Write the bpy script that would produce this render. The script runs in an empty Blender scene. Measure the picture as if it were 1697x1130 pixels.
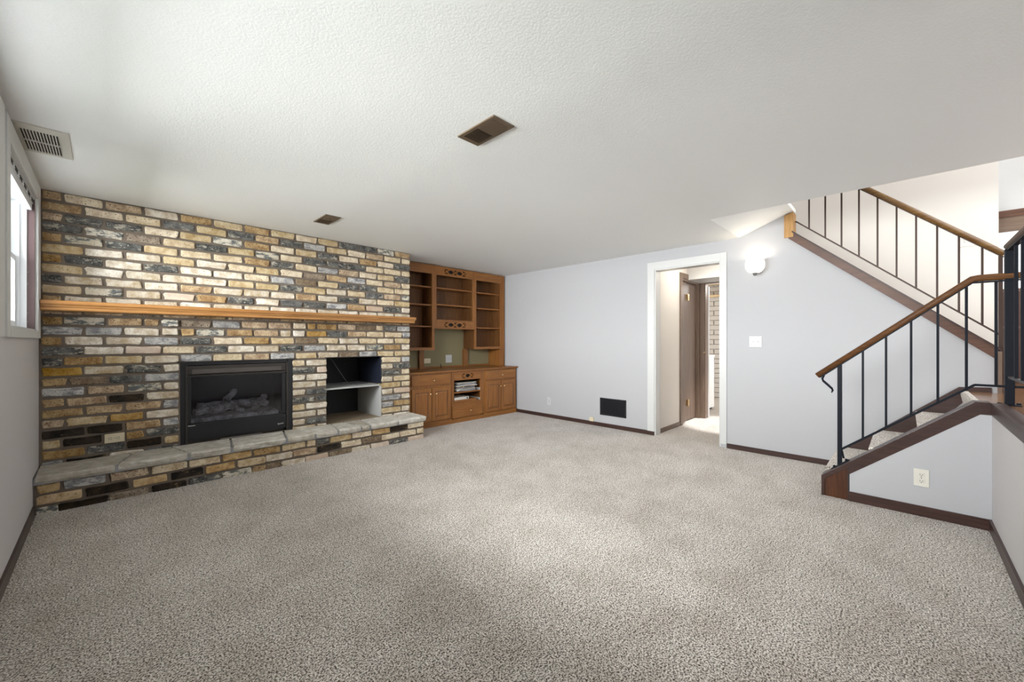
import bpy, bmesh, math, random
from mathutils import Vector, Matrix
random.seed(7)
C = bpy.context.scene.collection
S = bpy.context.scene
PI = math.pi

# ------------------------------------------------------------------ camera, world, lights, exposure
cam = bpy.data.objects.new('camera', bpy.data.cameras.new('camera'))
cam.data.sensor_width = 36.0
cam.data.lens = 662.0 / 1697.0 * 36.0
cam.data.clip_start = 0.02
cam.location = (0, 0, 1.171)
cam.rotation_euler = (PI / 2, 0, -math.atan2(0.7125, 0.7017))
C.objects.link(cam)
S.camera = cam
S.view_settings.view_transform = 'Standard'
S.view_settings.look = 'None'
S.view_settings.gamma = 1
S.view_settings.use_curve_mapping = False
S.view_settings.exposure = 1.24
w = bpy.data.worlds.new('overcast_sky'); S.world = w; w.use_nodes = True
w.node_tree.nodes['Background'].inputs[0].default_value = (0.97, 0.985, 1.0, 1)
w.node_tree.nodes['Background'].inputs[1].default_value = 1.6

def area(name, loc, rot, sx, sy, power, col=(1, 1, 1), spread=PI):
    l = bpy.data.lights.new(name, 'AREA'); l.shape = 'RECTANGLE'; l.size = sx; l.size_y = sy
    l.energy = power; l.color = col; l.spread = spread
    o = bpy.data.objects.new(name, l); o.location = loc; o.rotation_euler = rot; C.objects.link(o); return o
def point(name, loc, power, col, r=0.05):
    l = bpy.data.lights.new(name, 'POINT'); l.energy = power; l.color = col; l.shadow_soft_size = r
    o = bpy.data.objects.new(name, l); o.location = loc; C.objects.link(o); return o
DAY = (1.0, 0.985, 0.982)
# daylight and an added fill panel outside the two windows of the left wall
area('daylight_far_window', (-1.35, 3.75, 2.7), (0, -PI / 2 + 0.45, 0), 1.3, 1.8, 70, DAY)
area('daylight_near_window', (-1.45, 1.50, 2.8), (0, -PI / 2 + 0.45, 0), 1.5, 3.4, 330, DAY)
area('yard_fill_panel', (-3.3, 2.6, 1.75), (0, -PI / 2, 0), 1.7, 9.0, 900, DAY)  # added unseen panel that fills the ceiling and walls with even light
# daylight of the tall entry hall over the stairs
area('entry_daylight', (4.4, -2.35, 3.3), (PI / 2, 0, 0), 2.8, 2.2, 15, (1.0, 0.97, 0.93))
area('entry_ceiling_lamp', (5.0, 0.2, 4.6), (0, 0, 0), 1.0, 1.0, 4.5, (1.0, 0.93, 0.84))
point('hall_lamp', (5.35, 1.75, 2.1), 4, (1.0, 0.93, 0.82), 0.08)
point('side_room_fill', (5.95, 2.9, 2.0), 5, (1.0, 0.97, 0.92), 0.08)  # added unseen lamp, meant to brighten the hall floor
point('utility_room_lamp', (7.6, 1.7, 2.1), 5, (1.0, 0.98, 0.94), 0.08)

sp = bpy.data.lights.new('hall_strip_spot', 'SPOT'); sp.energy = 130; sp.spot_size = 0.75; sp.spot_blend = 0.5; sp.shadow_soft_size = 0.04  # added spot without a fixture, lays a bright strip on the hall floor
spo = bpy.data.objects.new('hall_strip_spot', sp); spo.location = (6.12, 1.72, 2.03); C.objects.link(spo)

# ------------------------------------------------------------------ materials
def nt(name):
    m = bpy.data.materials.new(name); m.use_nodes = True
    t = m.node_tree; b = t.nodes['Principled BSDF']
    return m, t, b
def N(t, typ, **kw):
    n = t.nodes.new(typ)
    for k, v in kw.items(): setattr(n, k, v)
    return n
def ramp(t, stops, interp='LINEAR'):
    r = N(t, 'ShaderNodeValToRGB'); r.color_ramp.interpolation = interp
    e = r.color_ramp.elements
    while len(e) < len(stops): e.new(0.5)
    for i, (p, c) in enumerate(stops):
        e[i].position = p; e[i].color = (*c, 1) if len(c) == 3 else c
    return r
def mix(t, a, b, f, typ='MIX'):
    m = N(t, 'ShaderNodeMix', data_type='RGBA', blend_type=typ)
    for s, v in ((m.inputs[0], f), (m.inputs[6], a), (m.inputs[7], b)):
        if hasattr(v, 'is_output') or isinstance(v, bpy.types.NodeSocket): t.links.new(v, s)
        elif isinstance(v, (int, float)): s.default_value = v
        else: s.default_value = (*v, 1)
    return m.outputs[2]
def noise(t, scale, detail=3, rough=0.5, vec=None, sc=None):
    n = N(t, 'ShaderNodeTexNoise'); n.inputs['Scale'].default_value = scale
    n.inputs['Detail'].default_value = detail; n.inputs['Roughness'].default_value = rough
    v = vec if vec is not None else N(t, 'ShaderNodeNewGeometry').outputs['Position']
    if sc:
        mp = N(t, 'ShaderNodeMapping'); mp.inputs['Scale'].default_value = sc
        t.links.new(v, mp.inputs[0]); v = mp.outputs[0]
    t.links.new(v, n.inputs['Vector'])
    return n.outputs['Fac']
def bump(t, b, h, strength, dist):
    n = N(t, 'ShaderNodeBump'); n.inputs['Strength'].default_value = strength; n.inputs['Distance'].default_value = dist
    t.links.new(h, n.inputs['Height']); t.links.new(n.outputs[0], b.inputs['Normal'])
def plain(name, col, rough=0.5, metal=0.0, spec=0.5, emis=None, es=0):
    m, t, b = nt(name)
    b.inputs['Base Color'].default_value = (*col, 1); b.inputs['Roughness'].default_value = rough
    b.inputs['Metallic'].default_value = metal; b.inputs['Specular IOR Level'].default_value = spec
    if emis: b.inputs['Emission Color'].default_value = (*emis, 1); b.inputs['Emission Strength'].default_value = es
    return m
def painted(name, col, bs=0.15, scale=90, dist=0.002, rough=0.6):
    m, t, b = nt(name)
    n2 = noise(t, 1.3, 2)
    c = mix(t, tuple(x * 0.97 for x in col), col, n2)
    t.links.new(c, b.inputs['Base Color']); b.inputs['Roughness'].default_value = rough
    b.inputs['Specular IOR Level'].default_value = 0.25
    bump(t, b, noise(t, scale, 3), bs, dist)
    return m
def wood(name, c1, c2, axis, rough=0.38, scale=1.0, spec=0.45):
    m, t, b = nt(name)
    s = {'x': (1.2, 22, 22), 'y': (22, 1.2, 22), 'z': (22, 22, 1.2)}[axis]
    s = tuple(v * scale for v in s)
    f = noise(t, 3.0, 6, 0.65, sc=s)
    g = noise(t, 1.0, 2, 0.5, sc=tuple(v * 0.35 for v in s))
    r = ramp(t, [(0.33, c1), (0.52, tuple((a + b2) / 2 for a, b2 in zip(c1, c2))), (0.66, c2)])
    t.links.new(f, r.inputs[0])
    c = mix(t, r.outputs[0], tuple(x * 0.72 for x in c1), g, 'MULTIPLY') if False else mix(t, r.outputs[0], c1, g)
    t.links.new(c, b.inputs['Base Color']); b.inputs['Roughness'].default_value = rough
    b.inputs['Specular IOR Level'].default_value = spec
    bump(t, b, f, 0.12, 0.001)
    return m
M = {}
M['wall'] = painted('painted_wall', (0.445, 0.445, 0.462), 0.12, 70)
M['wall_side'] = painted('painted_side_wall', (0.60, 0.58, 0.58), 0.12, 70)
M['ceiling'] = painted('textured_ceiling', (0.84, 0.845, 0.835), 0.5, 120, 0.0022)
M['cream'] = painted('cream_wall', (0.80, 0.765, 0.72), 0.1, 60)
M['olive'] = painted('olive_wall', (0.25, 0.215, 0.12), 0.1, 60)
M['white_trim'] = plain('white_trim', (0.58, 0.58, 0.575), 0.35)
M['vinyl'] = plain('white_vinyl', (0.82, 0.84, 0.86), 0.35)
M['casing'] = painted('window_casing_paint', (0.62, 0.62, 0.60), 0.1, 60)
OAK1, OAK2 = (0.20, 0.072, 0.016), (0.42, 0.19, 0.05)
for a in 'xyz':
    M['oak_' + a] = wood('oak_' + a, OAK1, OAK2, a)
    M['mantel_' + a] = wood('mantel_oak_' + a, (0.30, 0.125, 0.03), (0.60, 0.33, 0.12), a, 0.45)
    M['walnut_' + a] = wood('dark_stained_wood_' + a, (0.032, 0.015, 0.012), (0.085, 0.04, 0.032), a, 0.35)
    M['rail_' + a] = wood('handrail_wood_' + a, (0.07, 0.028, 0.010), (0.22, 0.10, 0.035), a, 0.5, 1.0, 0.25)
    M['trim_' + a] = wood('brown_door_wood_' + a, (0.13, 0.085, 0.06), (0.27, 0.19, 0.14), a, 0.4)
M['red_walnut'] = wood('reddish_wood_z', (0.04, 0.012, 0.004), (0.13, 0.042, 0.014), 'z', 0.35)
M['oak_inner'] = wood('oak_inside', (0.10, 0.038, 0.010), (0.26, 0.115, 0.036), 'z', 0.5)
M['gold_oak'] = wood('golden_oak_z', (0.34, 0.17, 0.045), (0.58, 0.34, 0.12), 'z', 0.5)
M['iron'] = plain('black_iron', (0.006, 0.008, 0.013), 0.5, 0.0, 0.15)
M['brown_iron'] = plain('brown_iron', (0.045, 0.022, 0.014), 0.4, 0.2)
M['black'] = plain('soot_and_shade_black', (0.008, 0.008, 0.009), 0.7)
M['black_metal'] = plain('black_painted_steel', (0.013, 0.013, 0.016), 0.38, 0.2)
M['brown_metal'] = plain('bronze_painted_steel', (0.032, 0.026, 0.022), 0.45, 0.2)
M['silver'] = plain('silver', (0.7, 0.7, 0.7), 0.3, 0.6)
M['brass'] = plain('brass', (0.85, 0.62, 0.33), 0.25, 0.9)
M['pewter'] = plain('pewter', (0.3, 0.3, 0.3), 0.35, 0.9)
M['almond'] = plain('almond_plastic', (0.68, 0.60, 0.43), 0.4)
M['ivory'] = plain('ivory_plastic', (0.66, 0.64, 0.57), 0.4)
M['white_plastic'] = plain('white_plastic', (0.54, 0.54, 0.55), 0.4)
M['slot'] = plain('socket_slot', (0.02, 0.02, 0.02), 0.6)
M['vent_white'] = plain('vent_off_white', (0.60, 0.58, 0.52), 0.4)
M['vent_bronze'] = plain('vent_bronze', (0.16, 0.115, 0.075), 0.4, 0.4)
M['vent_dark'] = plain('vent_dark', (0.02, 0.013, 0.008), 0.8)
M['board'] = painted('cement_board', (0.50, 0.50, 0.49), 0.3, 40)
M['niche_floor'] = painted('niche_floor_board', (0.30, 0.235, 0.16), 0.3, 30)
M['mortar'] = painted('mortar', (0.185, 0.15, 0.12), 0.8, 160, 0.004, 0.95)
M['paper'] = plain('paper', (0.62, 0.59, 0.54), 0.6)
M['paper2'] = plain('grey_paper', (0.40, 0.41, 0.45), 0.5)
M['paper3'] = plain('brown_paper', (0.33, 0.24, 0.18), 0.6)
M['concrete'] = painted('concrete_floor', (0.42, 0.39, 0.36), 0.2, 25)
M['pine'] = wood('pine_x', (0.50, 0.36, 0.20), (0.68, 0.52, 0.33), 'y', 0.6)
M['enamel'] = plain('white_enamel', (0.82, 0.82, 0.80), 0.25)
M['block'] = painted('painted_block', (0.46, 0.43, 0.39), 0.6, 45, 0.004)
M['block_joint'] = painted('block_joint', (0.36, 0.33, 0.30), 0.6, 45)
M['plum'] = plain('plum_brown_jamb', (0.13, 0.08, 0.082), 0.5)
M['shade_glass'] = plain('frosted_lamp_shade', (0.95, 0.93, 0.88), 0.4, 0, 0.5, (1.0, 0.93, 0.80), 0.6)
M['siding'] = painted('outside_siding', (0.6, 0.62, 0.64), 0.1, 30)
M['snow'] = plain('outside_ground', (0.10, 0.12, 0.08), 0.9)
def glass(name, tint, alpha):
    m, t, b = nt(name)
    t.nodes.remove(b)
    tr = N(t, 'ShaderNodeBsdfTransparent'); tr.inputs[0].default_value = (*tint, 1)
    gl = N(t, 'ShaderNodeBsdfGlossy'); gl.inputs['Roughness'].default_value = 0.06
    fr = N(t, 'ShaderNodeFresnel'); fr.inputs[0].default_value = 1.5
    mx = N(t, 'ShaderNodeMixShader')
    t.links.new(fr.outputs[0], mx.inputs[0]); t.links.new(tr.outputs[0], mx.inputs[1]); t.links.new(gl.outputs[0], mx.inputs[2])
    t.links.new(mx.outputs[0], t.nodes['Material Output'].inputs[0])
    return m
M['pane'] = glass('window_glass', (0.96, 0.98, 0.98), 0)
M['smoke_glass'] = glass('dark_fireplace_glass', (0.78, 0.79, 0.84), 0)
# carpet
def carpet(name, k=1.0):
    m, t, b = nt(name)
    pos = N(t, 'ShaderNodeNewGeometry').outputs['Position']
    f = noise(t, 150, 4, 0.75, pos)
    r = ramp(t, [(0.435, (0.055 * k, 0.040 * k, 0.030 * k)), (0.468, (0.26 * k, 0.22 * k, 0.185 * k)), (0.505, (0.55 * k, 0.505 * k, 0.46 * k)), (0.555, (0.92 * k, 0.875 * k, 0.82 * k))])
    fb = noise(t, 48, 3, 0.7, pos)
    fm = mix(t, f, fb, 0.14)
    t.links.new(fm, r.inputs[0])
    g0 = noise(t, 1.1, 4, 0.6, pos)
    g1 = noise(t, 4.5, 5, 0.7, pos)
    g = mix(t, g0, g1, 0.5)
    r2 = ramp(t, [(0.38, (0.78, 0.76, 0.73)), (0.58, (1.0, 1.0, 1.0))])  # sheen of the brushed nap painted into the colour as soft patches
    t.links.new(g, r2.inputs[0])
    c = mix(t, r.outputs[0], r2.outputs[0], 1.0, 'MULTIPLY')
    t.links.new(c, b.inputs['Base Color']); b.inputs['Roughness'].default_value = 0.95
    b.inputs['Specular IOR Level'].default_value = 0.1
    b.inputs['Sheen Weight'].default_value = 0.15
    h = noise(t, 110, 3, 0.7, pos)
    bump(t, b, h, 0.4, 0.003)
    return m
M['carpet'] = carpet('speckled_carpet')
M['stair_carpet'] = carpet('stair_carpet', 1.12)
# landing floor: wood parquet
M['parquet'] = wood('landing_floor_wood', (0.17, 0.085, 0.04), (0.36, 0.20, 0.10), 'y', 0.18, 0.6, 0.6)
# brick materials
def brick_mat(name, base, base2, spot, spot_amt, crust=None, crust_thr=0.5, crust_w=0.05):
    m, t, b = nt(name)
    pos = N(t, 'ShaderNodeNewGeometry').outputs['Position']
    oi = N(t, 'ShaderNodeObjectInfo')
    f = noise(t, 16, 5, 0.65, pos)
    rr = ramp(t, [(0.38, (0, 0, 0)), (0.62, (1, 1, 1))]); t.links.new(f, rr.inputs[0])
    c = mix(t, base, base2, rr.outputs[0])
    hv = N(t, 'ShaderNodeHueSaturation'); t.links.new(c, hv.inputs['Color'])
    mr = N(t, 'ShaderNodeMapRange'); mr.inputs[3].default_value = 0.80; mr.inputs[4].default_value = 1.14
    t.links.new(oi.outputs['Random'], mr.inputs[0]); t.links.new(mr.outputs[0], hv.inputs['Value'])
    ms = N(t, 'ShaderNodeMapRange'); ms.inputs[3].default_value = 1.25; ms.inputs[4].default_value = 0.75
    t.links.new(oi.outputs['Random'], ms.inputs[0]); t.links.new(ms.outputs[0], hv.inputs['Saturation'])
    c = hv.outputs[0]
    if crust:
        f2 = noise(t, 26, 5, 0.68, pos, (0.55, 1, 1.3))
        r = ramp(t, [(crust_thr - crust_w, (0, 0, 0)), (crust_thr + crust_w, (1, 1, 1))]); t.links.new(f2, r.inputs[0])
        c = mix(t, c, crust, r.outputs[0])
    f3 = noise(t, 85, 3, 0.6, pos)
    r3 = ramp(t, [(0.66 - spot_amt, (0, 0, 0)), (0.74 - spot_amt, (1, 1, 1))]); t.links.new(f3, r3.inputs[0])
    c = mix(t, c, spot, r3.outputs[0])
    t.links.new(c, b.inputs['Base Color']); b.inputs['Roughness'].default_value = 0.88
    b.inputs['Specular IOR Level'].default_value = 0.2
    h = noise(t, 70, 5, 0.7, pos)
    bump(t, b, h, 0.75, 0.006)
    return m
BM = {
 'y': brick_mat('cream_buff_brick', (0.52, 0.39, 0.235), (0.75, 0.64, 0.455), (0.22, 0.14, 0.07), 0.06),
 't': brick_mat('tan_brown_brick', (0.33, 0.21, 0.11), (0.58, 0.43, 0.25), (0.12, 0.07, 0.04), 0.09),
 'o': brick_mat('ochre_brick', (0.40, 0.24, 0.09), (0.62, 0.44, 0.21), (0.12, 0.06, 0.03), 0.05),
 'w': brick_mat('whitish_brick', (0.52, 0.42, 0.29), (0.80, 0.74, 0.64), (0.30, 0.23, 0.16), 0.06),
 'b': brick_mat('grey_brown_brick', (0.22, 0.16, 0.11), (0.36, 0.29, 0.21), (0.05, 0.045, 0.04), 0.10),
 'p': brick_mat('pinkish_brick', (0.62, 0.48, 0.38), (0.72, 0.61, 0.50), (0.35, 0.24, 0.17), 0.03),
 'g': brick_mat('pale_grey_brick', (0.44, 0.43, 0.41), (0.60, 0.58, 0.55), (0.14, 0.13, 0.13), 0.08, (0.24, 0.24, 0.25), 0.53, 0.06),
 'm': brick_mat('mottled_brick', (0.60, 0.54, 0.42), (0.70, 0.65, 0.55), (0.10, 0.10, 0.10), 0.05, (0.13, 0.14, 0.14), 0.52, 0.05),
 'd': brick_mat('charcoal_brick', (0.055, 0.058, 0.058), (0.17, 0.17, 0.16), (0.46, 0.42, 0.34), 0.06, (0.42, 0.39, 0.32), 0.585, 0.04),
 'D': brick_mat('black_brown_brick', (0.016, 0.013, 0.011), (0.05, 0.036, 0.024), (0.24, 0.16, 0.08), 0.0, (0.22, 0.15, 0.08), 0.64, 0.03),
}
M['flagstone'] = brick_mat('flagstone', (0.46, 0.42, 0.35), (0.64, 0.61, 0.55), (0.36, 0.29, 0.20), 0.0)
M['log'] = brick_mat('ceramic_log', (0.22, 0.20, 0.19), (0.55, 0.52, 0.50), (0.03, 0.03, 0.03), 0.08)

# ------------------------------------------------------------------ geometry helpers
def link(name, me, mat=None, parent=None, kind=None, label=None, cat=None, group=None):
    o = bpy.data.objects.new(name, me); C.objects.link(o)
    if mat is not None and me is not None and len(me.materials) == 0: me.materials.append(mat)
    if parent is not None: o.parent = parent
    if kind: o['kind'] = kind
    if label: o['label'] = label
    if cat: o['category'] = cat
    if group: o['group'] = group
    return o
def thing(name, label, cat, loc=(0, 0, 0), group=None):
    o = bpy.data.objects.new(name, None); C.objects.link(o); o.location = loc; o.empty_display_size = 0.1
    o['label'] = label; o['category'] = cat
    if group: o['group'] = group
    return o
class MB:
    def __init__(s): s.bm = bmesh.new()
    def box(s, x0, x1, y0, y1, z0, z1, mi=0):
        vs = [s.bm.verts.new((x, y, z)) for z in (z0, z1) for y in (y0, y1) for x in (x0, x1)]
        for f in ((0, 2, 3, 1), (4, 5, 7, 6), (0, 1, 5, 4), (2, 6, 7, 3), (0, 4, 6, 2), (1, 3, 7, 5)):
            s.bm.faces.new([vs[i] for i in f]).material_index = mi
        return s
    def prism(s, pts, axis, a, b, mi=0):
        """extrude polygon pts along axis from a to b; pts are the other two coords in xyz order"""
        def mk(p, t):
            if axis == 'x': return (t, p[0], p[1])
            if axis == 'y': return (p[0], t, p[1])
            return (p[0], p[1], t)
        A = [s.bm.verts.new(mk(p, a)) for p in pts]; B = [s.bm.verts.new(mk(p, b)) for p in pts]
        n = len(pts)
        s.bm.faces.new(A).material_index = mi; s.bm.faces.new(B[::-1]).material_index = mi
        for i in range(n): s.bm.faces.new([A[i], B[i], B[(i + 1) % n], A[(i + 1) % n]]).material_index = mi
        return s
    def tube(s, path, r, seg=10, closed=False):
        path = [Vector(p) for p in path]; rings = []
        for i, p in enumerate(path):
            d = (path[min(i + 1, len(path) - 1)] - path[max(i - 1, 0)]).normalized()
            up = Vector((0, 0, 1)) if abs(d.z) < 0.95 else Vector((1, 0, 0))
            u = d.cross(up).normalized(); v = u.cross(d)
            rr = r[i] if isinstance(r, (list, tuple)) else r
            rings.append([s.bm.verts.new(p + u * rr * math.cos(2 * PI * k / seg) + v * rr * math.sin(2 * PI * k / seg)) for k in range(seg)])
        for a, b in zip(rings, rings[1:]):
            for k in range(seg): s.bm.faces.new([a[k], a[(k + 1) % seg], b[(k + 1) % seg], b[k]])
        s.bm.faces.new(rings[0][::-1]); s.bm.faces.new(rings[-1])
        return s
    def lathe(s, prof, seg=24, origin=(0, 0, 0), axis='z'):
        O = Vector(origin); rings = []
        for r, h in prof:
            ring = []
            for k in range(seg):
                a = 2 * PI * k / seg; c, sn = r * math.cos(a), r * math.sin(a)
                ring.append(s.bm.verts.new(O + (Vector((c, sn, h)) if axis == 'z' else Vector((c, h, sn)) if axis == 'y' else Vector((h, c, sn)))))
            rings.append(ring)
        for a, b in zip(rings, rings[1:]):
            for k in range(seg): s.bm.faces.new([a[k], a[(k + 1) % seg], b[(k + 1) % seg], b[k]])
        return s
    def beam(s, p, q, wx, h):
        """rectangular bar from p to q in a y-z plane; wx = width in x, h = thickness across"""
        p, q = Vector(p), Vector(q); d = (q - p).normalized(); side = Vector((1, 0, 0)) if abs(d.x) < 0.9 else Vector((0, 1, 0))
        up = d.cross(side).normalized()
        vs = []
        for c in (p, q):
            for a, b in ((-1, -1), (1, -1), (1, 1), (-1, 1)):
                vs.append(s.bm.verts.new(c + side * a * wx / 2 + up * b * h / 2))
        for f in ((0, 1, 2, 3), (7, 6, 5, 4), (0, 4, 5, 1), (1, 5, 6, 2), (2, 6, 7, 3), (3, 7, 4, 0)): s.bm.faces.new([vs[i] for i in f])
        return s
    def mesh(s, name, mats=(), bevel=0, seg=2, smooth=False):
        if bevel: bmesh.ops.bevel(s.bm, geom=list(s.bm.edges), offset=bevel, segments=seg, affect='EDGES', profile=0.7)
        bmesh.ops.recalc_face_normals(s.bm, faces=list(s.bm.faces))
        me = bpy.data.meshes.new(name); s.bm.to_mesh(me); s.bm.free()
        for m in mats: me.materials.append(m)
        if smooth:
            for p in me.polygons: p.use_smooth = True
        return me
    def obj(s, name, mat, parent=None, bevel=0, seg=2, smooth=False, **kw):
        mats = mat if isinstance(mat, (list, tuple)) else [mat]
        return link(name, s.mesh(name, mats, bevel, seg, smooth), None, parent, **kw)
def box(name, c, mat, parent=None, bevel=0, **kw):
    return MB().box(*c).obj(name, mat, parent, bevel, **kw)
def struct(name, c, mat, parent=None, bevel=0):
    cs = c if isinstance(c[0], (list, tuple)) else [c]
    mb = MB()
    for k in cs: mb.box(*k)
    return mb.obj(name, mat, parent, bevel, kind='structure')

H = 2.28
XL, YR, XF, YB = -0.345, -0.38, 4.77, 5.15   # left wall, right wall, far wall, wall behind the cabinets
XS = 3.83                                    # plane of the stair string / ceiling edge
LZ = 0.775                                   # landing floor

# ------------------------------------------------------------------ setting
struct('floor', [(-0.5, 4.89, YR - .1, 5.3, -0.12, 0), (4.89, 6.35, 1.0, 4.2, -0.12, 0)], M['carpet'])
struct('utility_floor', (6.35, 9.1, 0.2, 4.6, -0.12, -0.004), M['concrete'])
struct('ceiling', [(-0.5, 3.862, -0.62, 5.3, H, 2.46), (3.862, 4.89, 1.272, 5.3, H, 2.46)], M['ceiling'])
mb = MB(); mb.prism([(1.272, H), (0.79, 2.46), (0.79, 2.50), (1.272, 2.50)], 'x', 3.862, 4.89)
mb.obj('sloped_soffit', M['ceiling'], kind='structure')['label'] = 'sloped ceiling section over the foot of the stairs'
# left wall with two window openings
OY0, OY1, OZ0, OZ1 = 3.13, 4.27, 1.24, 2.15
PY0, PY1 = 0.40, 2.84
struct('wall_left', [(-0.5, XL, YR - .1, 5.3, 0, OZ0), (-0.5, XL, YR - .1, 5.3, OZ1, H), (-0.5, XL, YR - .1, PY0, OZ0, OZ1), (-0.5, XL, PY1, OY0, OZ0, OZ1), (-0.5, XL, OY1, 5.3, OZ0, OZ1)], M['wall_side'])
# right wall below the landing, closed above it beside the camera
struct('wall_right', [(-0.5, XS, YR - .1, YR, 0, 0.712), (-0.5, 2.0, YR - .1, YR, 0.70, H)], M['wall_side'])
# far wall with doorway
DY0, DY1, DZ = 1.455, 2.215, 2.055
YW = -0.50
def far_top(y): return 2.25 + (0.80 - y) * -0.0 if y >= 0.80 else 2.25 + (y - 0.80) * 0.874
mb = MB()
mb.box(XF, 4.89, DY1, 5.3, 0, H)
mb.box(XF, 4.89, DY0, DY1, DZ, H)
mb.prism([(DY0, 0), (YW, 0), (YW, far_top(YW) - .02), (0.86, 2.25), (0.86, 2.43), (1.272, 2.5), (DY0, 2.5)], 'x', XF, 4.89)
mb.obj('wall_far', M['wall'], kind='structure')
struct('wall_back', (-.5, 4.89, YB, 5.3, 0, H), M['olive'])
struct('stair_front_wall', [(XS, XS + .1, YR - .1, 0.297, 0, 0.19)], M['wall'])
mb = MB(); mb.prism([(0.297, 0.19), (YR, 0.19), (YR, 0.712), (-0.333, 0.712)], 'x', XS, XS + .1)
mb.obj('wall_stair_side', M['wall'], kind='structure')
# baseboards
BBm = M['walnut_y']
struct('baseboard_far', [(XF - .012, XF, DY1 + .10, 4.58, 0, 0.052), (XF - .012, XF, 0.455, DY0 - .062, 0, 0.052), (XF-.012, XF+.1, DY1+.0, DY1+.10, 0, .05)], BBm)
struct('baseboard_left', (XL, XL + .012, YR, 4.14, 0, 0.068), BBm)
struct('baseboard_right', (XL, XS, YR, YR + .012, 0, 0.068), M['walnut_x'])
struct('baseboard_stair', (XS - .012, XS, YR, 0.297, 0, 0.068), BBm)
struct('baseboard_hall', (4.89, 5.56, DY1 - .002, DY1 + .014, 0, 0.055), M['trim_x'])
# upper storey shell around the stairwell (daylight reaches the stairs through it)
struct('wall_stairwell', [(5.75, 5.87, -0.61, 0.94, 0.0, 4.7), (5.75, 5.87, 0.94, 2.6, 2.46, 4.7)], M['cream'])
struct('wall_entry', [(5.99, 6.1, -0.61, -0.60, LZ, 4.7), (5.99, 6.1, -2.6, -0.55, 2.40, 4.7), (5.99, 6.1, -2.6, -2.2, LZ, 2.4), (2.0, 6.1, -2.62, -2.5, LZ, 1.0), (5.87, 6.0, -0.61, -0.58, LZ, 4.7)], M['white_trim'])
struct('ceiling_upper', (3.7, 6.1, -2.62, 2.7, 4.7, 4.8), M['ceiling'])
struct('wall_upper', [(3.70, 3.862, -2.62, 2.7, 2.46, 4.7), (3.70, 6.1, 2.6, 2.7, 2.46, 4.7), (2.0, 3.86, -2.62, -0.60, 2.3, 2.46), (1.9, 2.0, -2.62, YR-.1, LZ-.1, 2.46), (3.7, 6.1, -2.62, -2.5, 2.46, 2.6), (3.7, 6.1, -2.62, -2.5, 4.3, 4.7)], M['white_trim'])
struct('floor_upper', (3.87, 5.75, 1.28, 2.6, 2.51, 2.62), M['stair_carpet'])
mb = MB()
mb.box(XS + .105, XF - .022, YR, -.352, LZ - .055, LZ)
mb.box(2.0, XF - .022, -2.5, YR, LZ - .055, LZ)
mb.box(XF - .022, 5.985, -2.5, YW - .02, LZ - .055, LZ)
mb.obj('floor_landing', M['parquet'], kind='structure')
# ground outside the windows
struct('ground_outside', (-9, -0.52, -6, 12, 0.7, 0.8), M['snow'])
struct('wall_outside', (-3.6, -3.4, -4, 10, 0.8, 3.4), M['siding'])

# hall beyond the doorway
struct('wall_hall', [(4.89, 5.57, DY1 + .012, DY1 + .12, 0, H), (5.57, 6.35, DY1 + .012, DY1 + .12, 2.08, H), (4.89, 6.35, 0.95, 1.05, 0, H)], M['cream'])
struct('ceiling_hall', [(4.89, 6.45, 0.95, 2.35, H, 2.34)], M['cream'])
struct('soffit_hall', (5.84, 6.35, 1.05, DY1 + .012, 2.045, H), M['white_trim'])
struct('wall_hall_end', [(6.35, 6.45, 2.18, 4.3, 0, H), (6.35, 6.45, 1.05, 2.18, 2.03, H), (6.35, 6.45, 0.2, 1.25, 0, H)], M['cream'])
struct('wall_side_room', [(4.89, 6.45, 4.2, 4.3, 0, H), (4.89, 6.4, 2.34, 4.3, H, 2.34)], M['cream'])
struct('ceiling_utility', (6.45, 9.1, 0.2, 4.6, 2.42, 2.5), M['pine'])

# ------------------------------------------------------------------ doorway to the hall: casing and jambs
door = link('door_1', None, kind='structure')
cw = 0.088
mb = MB(); mb.box(XF - .018, XF + .001, DY1, DY1 + cw, 0.05, DZ + cw).obj('jamb_casing', M['white_trim'], door, .004)
mb = MB(); mb.box(XF - .018, XF + .001, DY0 - .062, DY0, 0.04, DZ + cw).obj('jamb_casing', M['white_trim'], door, .004)
mb = MB(); mb.box(XF - .018, XF + .001, DY0, DY1, DZ, DZ + cw).obj('head_casing', M['white_trim'], door, .004)
mb = MB(); mb.box(XF - .004, 4.90, DY1 - .014, DY1, 0, DZ); mb.box(XF - .004, 4.90, DY0, DY0 + .014, 0, DZ); mb.box(XF - .004, 4.90, DY0 + .014, DY1 - .014, DZ - .014, DZ)
mb.obj('jamb', M['white_trim'], door)

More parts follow.
